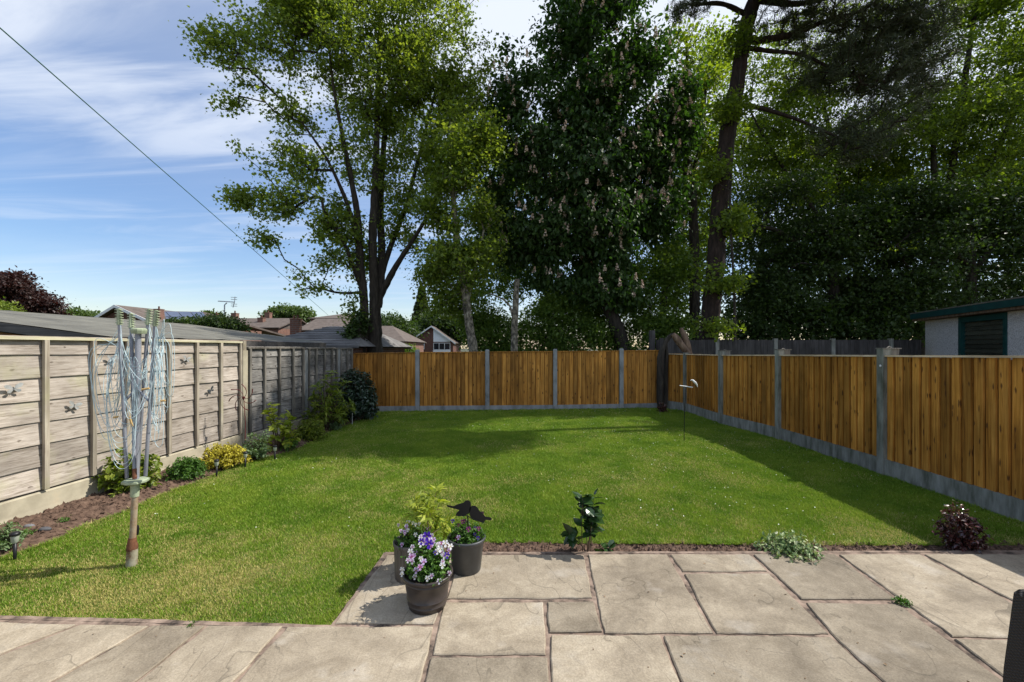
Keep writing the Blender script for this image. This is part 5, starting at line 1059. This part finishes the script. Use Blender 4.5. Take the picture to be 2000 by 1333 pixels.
M_solar = plain('solar_glass', [(.3, (.02, .035, .08)), (.7, (.05, .07, .13))], 3, .12, spec=1.0, bs=0)
M_alu = plain('aluminium', [(.3, (.5, .5, .52)), (.7, (.62, .62, .64))], 8, .35, metal=.7)
def slabq(m, a, b, c, d, th, rnd=.5):                 # a roof plane with thickness
    q = np.array([a, b, c, d], float); n = np.cross(q[1]-q[0], q[3]-q[0]); n /= np.linalg.norm(n)
    if n[2] < 0: n = -n
    V = np.concatenate([q, q - n*th]); F = [(0,1,2,3), (7,6,5,4)] + [(i, i+4, (i+1) % 4 + 4, (i+1) % 4) for i in range(4)]; m.add(V, F, rnd)
def chimney(parent, x, y, z0, z1, w, pots=1, M=None):
    m = MB(); m.box((x-w/2, y-w/2, z0), (x+w/2, y+w/2, z1 - .12*w)); m.box((x-w/2-.05*w, y-w/2-.05*w, z1-.117*w), (x+w/2+.05*w, y+w/2+.05*w, z1)); ch = m.build('chimney', M or M_brickr, parent)
    for k in range(pots):
        m = MB(); xx = x + (k - (pots-1)/2)*w*.45; s_ = min(1, w*1.4); m.lathe([(.10*s_, z1 + .002), (.085*s_, z1 + .3*s_), (.11*s_, z1 + .32*s_), (.08*s_, z1 + .33*s_)], (xx, y, 0), 12); m.build('chimney_pot', M_brickr, ch)
def window(parent, x0, x1, y, z0, z1, cols=2, M=None):
    m = MB(); f = .07
    m.box((x0, y-.06, z0), (x1, y-.003, z0+f)); m.box((x0, y-.06, z1-f), (x1, y-.003, z1))
    for k in range(cols + 1):
        xx = x0 + (x1 - x0 - f)*k/cols; m.box((xx, y-.057, z0+f), (xx+f, y-.004, z1-f))
    w = m.build('window', M or M_wp, parent); m = MB(); m.box((x0+f*.5, y-.03, z0+f*.5), (x1-f*.5, y-.01, z1-f*.5)); m.build('pane', M_glass, w)
def gable_house(name, label, x0, x1, xr, y0, y1, ze, zr, wall, roof, oh=.35, zb=-.1, barge=M_wp, cat='house'):
    root = thing(name, label, cat, ((x0+x1)/2, y0, 0))     # ridge runs away from the camera
    m = MB(); V = [(x0,y0,zb),(x1,y0,zb),(x1,y0,ze),(xr,y0,zr-.12),(x0,y0,ze)]; V += [(a, y1, c) for a, b, c in V]
    m.add(V, [(0,1,2,3,4), (9,8,7,6,5), (0,5,6,1), (1,6,7,2), (2,7,8,3), (3,8,9,4), (4,9,5,0)]); m.build('wall', wall, root)
    sl_ = (zr - ze)/(xr - x0); sr = (zr - ze)/(x1 - xr)
    m = MB(); slabq(m, (x0-oh, y0-oh, ze-oh*sl_+.15), (xr, y0-oh, zr+.15), (xr, y1+oh, zr+.15), (x0-oh, y1+oh, ze-oh*sl_+.15), .14); slabq(m, (xr, y0-oh, zr+.152), (x1+oh, y0-oh, ze-oh*sr+.152), (x1+oh, y1+oh, ze-oh*sr+.152), (xr, y1+oh, zr+.152), .14)
    rf = m.build('roof', roof, root)
    m = MB(); yy = y0-oh-.05
    for a, b in (((x0-oh, ze-oh*sl_+.16), (xr, zr+.16)), ((xr, zr+.16), (x1+oh, ze-oh*sr+.16))):
        m.add([(a[0],yy,a[1]),(b[0],yy,b[1]),(b[0],yy,b[1]-.2),(a[0],yy,a[1]-.2),(a[0],yy+.045,a[1]),(b[0],yy+.045,b[1]),(b[0],yy+.045,b[1]-.2),(a[0],yy+.045,a[1]-.2)], [(0,1,2,3),(7,6,5,4),(0,4,5,1),(3,2,6,7),(0,3,7,4),(1,5,6,2)])
    m.build('bargeboard', barge, root); return root, rf
# bungalow with the white gable panel
d = 60.0; X = lambda px: (px-HX)/FPX*d; Z = lambda py: CAMZ + (HY-py)/FPX*d
bg_, rf = gable_house('bungalow', 'small brown brick bungalow with a white boarded half gable behind the far fence', X(799), X(885), X(843), d, d+9, Z(669), Z(639), M_brick, M_tile)
m = MB(); V = [(X(846.5), d-.05, Z(668)), (X(879), d-.05, Z(668)), (X(879), d-.05, Z(664)), (X(846.5), d-.05, Z(643))]; V += [(a, d-.004, c) for a, b, c in V]; m.add(V, [(0,1,2,3),(0,4,5,1),(1,5,6,2),(2,6,7,3),(3,7,4,0)]); m.build('gable_panel', M_board, bg_)
window(bg_, X(804), X(829), d, Z(682.5), Z(669.5), 2); window(bg_, X(846.5), X(879.5), d, Z(684), Z(670), 3)
m = MB(); m.box((X(846), d-.09, Z(700)), (X(880), d-.004, Z(684.4))); m.build('wall_panel', M_board, bg_)
# gabled house far left
d = 30.0
gh, rf = gable_house('gabled_house', 'house with a dark gable and pale verge behind the felt roof, by the airer top', X(186)*1, X(296), X(233), d, d+12, Z(630), Z(601), M_brick, M_tile)
chimney(rf, X(283), d+1.2, Z(625), Z(601), .42, 1)
# side roof running right with solar panels
d2 = 31.0; X2 = lambda px: (px-HX)/FPX*d2; Z2 = lambda py: CAMZ + (HY-py)/FPX*d2
root = thing('terraced_house', 'long brown roofed house carrying solar panels, right of the dark gable', 'house', (X2(360), d2, 0))
m = MB(); m.box((X2(300), d2, -.1), (X2(424), d2+5.5, Z2(642))); m.build('wall', M_brickr, root)
yr = d2 + 3; zr = CAMZ + (HY-607)/FPX*yr
m = MB(); slabq(m, (X2(292), d2-.4, Z2(638)), (X2(432), d2-.4, Z2(640)), ((398-HX)/FPX*yr, yr, zr - .1), ((250-HX)/FPX*yr, yr, zr), .14); slabq(m, ((250-HX)/FPX*yr, yr, zr+.002), ((398-HX)/FPX*yr, yr, zr-.098), (X2(470), yr+4, 2.6), (X2(300), yr+4, 2.6), .14)
rf = m.build('roof', M_tile, root)
n_ = np.array([0, -(zr - Z2(638)), 3.4]); n_ /= np.linalg.norm(n_)
for k in range(5):
    for j in range(2):
        u0 = .12 + .165*k + .03*j; v0 = .12 + .4*j
        def sp_(u, v): a = np.array([X2(292), d2-.4, Z2(638)]) * (1-u) + np.array([X2(432), d2-.4, Z2(640)]) * u; b = np.array([(250-HX)/FPX*yr, yr, zr])*(1-u) + np.array([(398-HX)/FPX*yr, yr, zr-.1])*u; return a*(1-v) + b*v + n_*.12
        m = MB(); slabq(m, sp_(u0, v0), sp_(u0+.155, v0), sp_(u0+.155, v0+.36), sp_(u0, v0+.36), .04); m.build('solar_panel', M_solar, rf)
# far row of low roofs
def side_house(name, label, d, pxa, pxb, pye, pyr, wallM, roofM, hip=(0, 0), chim=(), depth=4.5, cat='house', rows=0, zb=-.1, group=None):
    x = lambda p, q=d: (p-HX)/FPX*q; dr = d + depth; ze = CAMZ + (HY-pye)/FPX*d; zr = CAMZ + (HY-pyr)/FPX*dr
    root = thing(name, label, cat, ((x(pxa)+x(pxb))/2, d, 0), group); m = MB(); m.box((x(pxa)+.3, d+.35, zb), (x(pxb)-.3, d+2*depth-.35, ze-.05)); m.build('wall', wallM, root)
    xa, xb = x(pxa), x(pxb); ra, rb_ = xa + hip[0], xb - hip[1]; m = MB(); nr = rows or 1
    for k in range(nr):
        f0, f1 = k/nr, (k+1)/nr; st = .03 if rows else 0
        A = np.array([xa + hip[0]*f0, d + depth*f0, ze + (zr-ze)*f0 + st]); Bq = np.array([xb - hip[1]*f0, d + depth*f0, ze + (zr-ze)*f0 + st]); Cq = np.array([xb - hip[1]*f1, d + depth*f1, ze + (zr-ze)*f1]); Dq = np.array([xa + hip[0]*f1, d + depth*f1, ze + (zr-ze)*f1])
        slabq(m, A, Bq, Cq, Dq, .10 if not rows else .07, (k*.37) % 1)
    slabq(m, (ra, dr, zr+.003), (rb_, dr, zr+.003), (xb, d+2*depth, ze), (xa, d+2*depth, ze), .1)
    for s, xe, xrr in ((0, xa, ra), (1, xb, rb_)):
        if hip[s] > 0: m.add([(xe, d, ze), (xrr, dr, zr), (xe, d+2*depth, ze)], [(0,1,2) if s else (2,1,0)])
        else: m.add([(xe + (.3 if s == 0 else -.3), d+.35, ze-.06), (xe + (.3 if s == 0 else -.3), dr, zr-.1), (xe + (.3 if s == 0 else -.3), d+2*depth-.35, ze-.06)], [(0,1,2)])
    rf = m.build('roof', roofM, root)
    for px, pt, w, yo, n in chim:
        yy = d + depth*yo; chimney(rf, (px-HX)/FPX*yy, yy, ze + (zr-ze)*(yo if yo < 1 else 2-yo) - .3, CAMZ + (HY-pt)/FPX*yy, w, n, M_brickr)
    return root, rf
fg = 'distant houses beyond the left fence'
side_house('distant_house', 'far brown roofed bungalow row at the horizon behind the television aerial', 46, 400, 545, 640, 622, M_brickr, M_tile, (0, 0), ((423,614,.6,1.0,1), (459,612,.6,1.1,1), (511,621,.6,.6,1), (524,611,.6,1.2,1)), group=fg)
h, rf = side_house('distant_house', 'far brown hip roofed house at the horizon left of the sycamore trunk', 44, 578, 705, 645, 623, M_brickr, M_tile, (0, 2.2), (), group=fg)
for a in (648, 662, 674): window(h, (a-HX)/FPX*44.3, (a+9-HX)/FPX*44.3, 44.34, 2.5, 3.1, 1)
side_house('distant_house', 'far pyramid roofed house peeping above the ridge behind the end of the cable', 58, 600, 702, 622, 612.5, M_brickr, M_tile, (4, 3.2), (), 3.5, group=fg)
h, rf = side_house('distant_house', 'small orange brick house with a brown roof just right of the sycamore trunk', 40, 690, 792, 667, 637, M_brickr, M_tile, (0, 2.6), (), 5, group=fg)
window(h, (762-HX)/FPX*40.4, (774-HX)/FPX*40.4, 40.34, 1.5, 2.1, 2)
# garage with ridged tiles behind the grey fence
side_house('tiled_garage', 'low garage with rows of grey interlocking tiles behind the far end of the grey fence', 13.2, 470, 700, 677, 638, M_brick, M_tileg, (1.2, 1.0), ((578, 623, .30, .85, 2),), 3.6, rows=9, cat='garage')
# neighbour's shed with the felt roof
def felt_shed():
    e0 = P(265, 659, 5.5); ex = -4.98; y0, y1 = 5.4, 11.6; xl = -9.5; ze = 1.745; sl_ = .135
    root = thing('felt_roofed_shed', 'long shed with a shallow mossy grey felt roof just behind the grey fence', 'shed', (-7, 5.5, 0)); xr = -8.6; zr = ze + (ex - xr)*sl_
    m = MB(); r = rs(170)
    nx, ny = 24, 40; gx = np.linspace(ex, xr, nx); gy = np.linspace(y0, y1, ny); GX, GY = np.meshgrid(gx, gy); GZ = ze + (ex - GX)*sl_ + .018*(fbm(GX*2, GY*1.2, 95, 3)-.5) + .008*(np.abs((GY*1.0 % 1.0) - .5) < .05)
    ii = np.arange(nx*ny).reshape(ny, nx); F = np.stack([ii[:-1,:-1].ravel(), ii[1:,:-1].ravel(), ii[1:,1:].ravel(), ii[:-1,1:].ravel()], 1)
    m.add(np.stack([GX.ravel(), GY.ravel(), GZ.ravel()], 1), F, .5, True); slabq(m, (xr, y0, zr), (xr-3.6, y0, ze), (xr-3.6, y1, ze), (xr, y1, zr), .05); m.build('roof', M_felt, root)
    m = MB(); m.add([(ex, y0-.01, ze-.015), (xr, y0-.01, zr-.015), (xr, y0-.01, zr-.135), (ex, y0-.01, ze-.115), (ex, y0+.03, ze-.015), (xr, y0+.03, zr-.015), (xr, y0+.03, zr-.135), (ex, y0+.03, ze-.115)], [(0,1,2,3),(7,6,5,4),(3,2,6,7),(0,3,7,4),(0,4,5,1)])
    m.add([(xr, y0-.01, zr-.015), (xr-3.6, y0-.01, ze-.015), (xr-3.6, y0-.01, ze-.115), (xr, y0-.01, zr-.135)], [(0,1,2,3)])
    m.box((ex-.002, y0+.03, ze-.13), (ex+.03, y1, ze-.012)); m.build('fascia', M_fascia, root)
    m = MB(); m.add([(ex-.2, y0+.12, -.1), (xr-3.4, y0+.12, -.1), (xr-3.4, y0+.12, ze-.14), (xr, y0+.12, zr-.14), (ex-.2, y0+.12, ze-.13)], [(4,3,2,1,0)]); m.box((ex-.24, y0+.13, -.1), (ex-.16, y1-.1, ze-.1)); m.build('wall', M_shed, root)
felt_shed()
# rendered garage on the right
def garage():
    a = np.array([12.25, 12.9]); b = np.array([10.02, 7.2]); Ln, TF = frame(a, b); T = TF(0); u = (b - a)/Ln
    root = thing('rendered_garage', 'pale pebbledashed garage with dark green fascia and boarded green door on the right', 'garage', (11.2, 10.2, 0))
    def s_at(px): k = (px - HX)/FPX; return (k*a[1] - a[0])/(u[0] - k*u[1])
    sa, sb = s_at(1874), s_at(1968); ht = 2.42; D_ = 3.6; m = MB()
    m.box((0, -D_, -.1), (sa, 0, ht - .02), M=T); m.box((sb, -D_, -.1), (Ln, 0, ht - .02), M=T); m.box((sa, -D_, -.1), (sb, -.12, ht - .02), M=T); m.build('wall', M_dash, root)
    m = MB(); m.box((-.22, -D_-.2, ht + .20), (Ln + .2, .28, ht + .23), M=T); m.build('roof', M_felt, root)
    m = MB(); m.box((-.22, .235, ht + .045), (Ln + .2, .272, ht + .198), M=T); m.box((-.22, -D_, ht + .045), (-.185, .232, ht + .198), M=T); m.build('fascia', M_teal, root)
    m = MB(); m.box((-.18, -D_, ht - .015), (Ln + .18, .232, ht + .04), M=T); m.build('soffit', M_deadwood, root)
    m = MB(); m.box((sa + .003, -.10, 0), (sa + .12, .03, ht - .03), M=T); m.box((sb - .10, -.10, 0), (sb - .003, .03, ht - .03), M=T); m.box((sa + .122, -.10, ht - .17), (sb - .102, .028, ht - .03), M=T); m.build('door_frame', M_teal, root)
    m = MB(); r = rs(8); zt = ht - .175
    while zt > .2:
        V = T(np.array([(sa+.125,-.07,zt),(sb-.105,-.07,zt),(sb-.105,-.04,zt-.105),(sa+.125,-.04,zt-.105),(sa+.125,-.07,zt-.105),(sb-.105,-.07,zt-.105)])); m.add(V, [(0,3,2,1),(3,4,5,2)], r.rand()); zt -= .11
    m.build('boarded_door', M_greenwood, root)
garage()
# television aerial
def aerial():
    d = 13.5; Q = lambda a, b, k=0: P(a, b, d+k); root = thing('television_aerial', 'silver television aerial on a thin mast above the shrub and garage roof', 'aerial', Q(438, 640))
    m = MB(); m.tube([Q(438,645), Q(438.5,596), Q(443,592)], .018, 8); m.build('mast', M_alu, root); m = MB(); m.tube([Q(426,588.5), Q(458,590.5)], .016, 6); m.build('boom', M_alu, root)
    m = MB()
    for k in range(11): x = 427 + k*2.6; m.tube([Q(x, 588.4 + k*.17, -.14), Q(x+.9, 589.2 + k*.17, .14)], .008, 5)
    m.build('elements', M_alu, root); m = MB()
    for y in (581, 585, 594, 598): m.tube([Q(451, y, -.1), Q(463, y+.6, .1)], .008, 5)
    m.tube([Q(458,590), Q(455,601)], .012, 5); m.tube([Q(458,590), Q(459,580)], .012, 5); m.build('reflector', M_alu, root)
aerial()
m = MB(); P0 = lambda a, b, d=13.0: P(a, b, d)
# ------------------------------------------------------------------ distant vegetation
def lowtree(name, label, ell, ncl, nl, ls, mat, seed, spread, tmpl=KITE, gap=.2, cat='tree', group=None, gs=.5, rtwig=.012, z0=0):
    d = ell[0][2]; cx = ell[0][0]; top = min(e[1] - e[4] for e in ell)
    st = [stem((cx, HY + CAMZ*FPX/d, d, 240/d), (cx+1, (HY+top)/2, d, 160/d), (cx, top + 10, d, 40/d))]
    return tree(name, label, st, ell, ncl, nl, ls, mat, seed=seed, gap=gap, spread=spread, tmpl=tmpl, cat=cat, group=group, gs=gs, rtwig=rtwig, shell=.45)
lowtree('copper_beech', 'dark purple copper beech above the felt roof at the left edge', [(38,583,34,54,44,2.0), (82,600,34,28,24,1.4), (-20,590,34,60,50,2.2), (20,555,34,40,24,1.4)], 420, 60, .24, L_copper, 201, .38, gap=.25)
lowtree('garden_tree', 'yellow green bush in front of the copper beech at the left edge', [(5,608,26,22,12,.7), (-25,604,26,26,16,.8)], 110, 50, .14, L_pier, 202, .22, cat='bush')
lowtree('distant_tree', 'low dark green trees on the rise between the copper beech and the gabled house', [(150,617,90,26,8,3), (180,623,90,20,5,3), (130,620,90,20,9,3)], 120, 40, .6, L_far, 203, .8)
lowtree('distant_tree', 'round green tree on the horizon above the chimneys', [(566,614,75,36,14,3), (545,617,75,24,9,2), (588,618,75,18,8,2)], 260, 50, .5, L_far, 204, .55, gap=.1)
lowtree('distant_tree', 'small far tree at the horizon left of the aerial', [(408,619,80,14,5,2)], 60, 40, .5, L_far, 205, .5)
lowtree('garden_tree', 'leafy shrub rising over the felt roof below the television aerial', [(435,634,12.4,30,13,.5), (405,632,12.4,22,9,.4), (462,640,12.4,18,7,.3)], 170, 26, .085, L_dark, 206, .12, tmpl=LEAF6, cat='shrub', rtwig=.004, gs=2)
lowtree('garden_tree', 'small dark shrub in front of the solar panels', [(350,632,20,22,7,.6), (375,633,20,14,7,.5)], 90, 26, .12, L_dark, 207, .16, cat='shrub', rtwig=.004)
lowtree('hedge_tree', 'dark green trees between the sycamore trunk and the conifer', [(762,640,50,26,22,3), (785,648,50,22,22,2.5), (745,650,50,20,20,2)], 260, 44, .34, L_dark, 208, .55)
lowtree('hedge_tree', 'dark trees behind the bungalow roof', [(860,630,66,40,26,3), (820,650,66,40,20,2.5), (900,640,66,34,30,3)], 300, 44, .42, L_dark, 209, .7)
lowtree('garden_tree', 'bright bush above the fence between the brick house and the bungalow', [(793,684,30,14,7,.6)], 70, 36, .14, L_mid, 210, .2, cat='bush')
lowtree('garden_tree', 'green hedge below the distant hip roof left of the sycamore', [(668,655,30,30,10,.8)], 130, 36, .16, L_dark, 211, .25, cat='hedge')
lowtree('garden_tree', 'leafy sucker growth at the foot of the sycamore trunk', [(700,632,14.6,10,22,.3), (692,655,14.6,14,14,.3)], 46, 26, .12, L_dark, 212, .13, tmpl=MAPLE, cat='shrub', rtwig=.004, gs=2)
def conifer(px, pyt, pyb, d, w, seed):
    r = rs(seed); base = P(px, 700, d); base[2] = 0; zt = P(px, pyt, d)[2]; zb = P(px, pyb, d)[2]; W_ = w*d/FPX; root = thing('conifer', 'pointed olive green conifer behind the bungalow', 'tree', base)
    m = MB(); m.tube([base, (base[0], base[1], zt)], [.35, .05], 8); m.build('trunk', M_bark, root); cen = []; dr = []
    for k in range(1500):
        f = r.rand()**.75; z = zt - f*(zt - zb + .6); a = r.rand()*6.283; L_ = W_*(.08 + f)*r.uniform(.72, 1.08); q = np.linspace(.25, 1, 14); q = q + r.randn(14)*.02
        dv = np.array([math.cos(a), math.sin(a), 0]); cen.append(np.array([base[0], base[1], z]) + q[:, None]*L_*dv + np.c_[np.zeros((14, 2)), .10*L_ - q*q*.16*L_] + r.randn(14, 3)*.05); dr.append(np.tile(dv + (0, 0, .1), (14, 1)) + r.randn(14, 3)*.5)
    cen = np.concatenate(cen); dr = np.concatenate(dr); m = MB(); m.leaves(cen, dr, r.randn(len(cen), 3)*.5 + (0, 0, 1), .42, KITE[0], KITE[1], r.rand(len(cen))); m.build('crown', L_con, root)
conifer(824, 563, 690, 72, 34, 220)
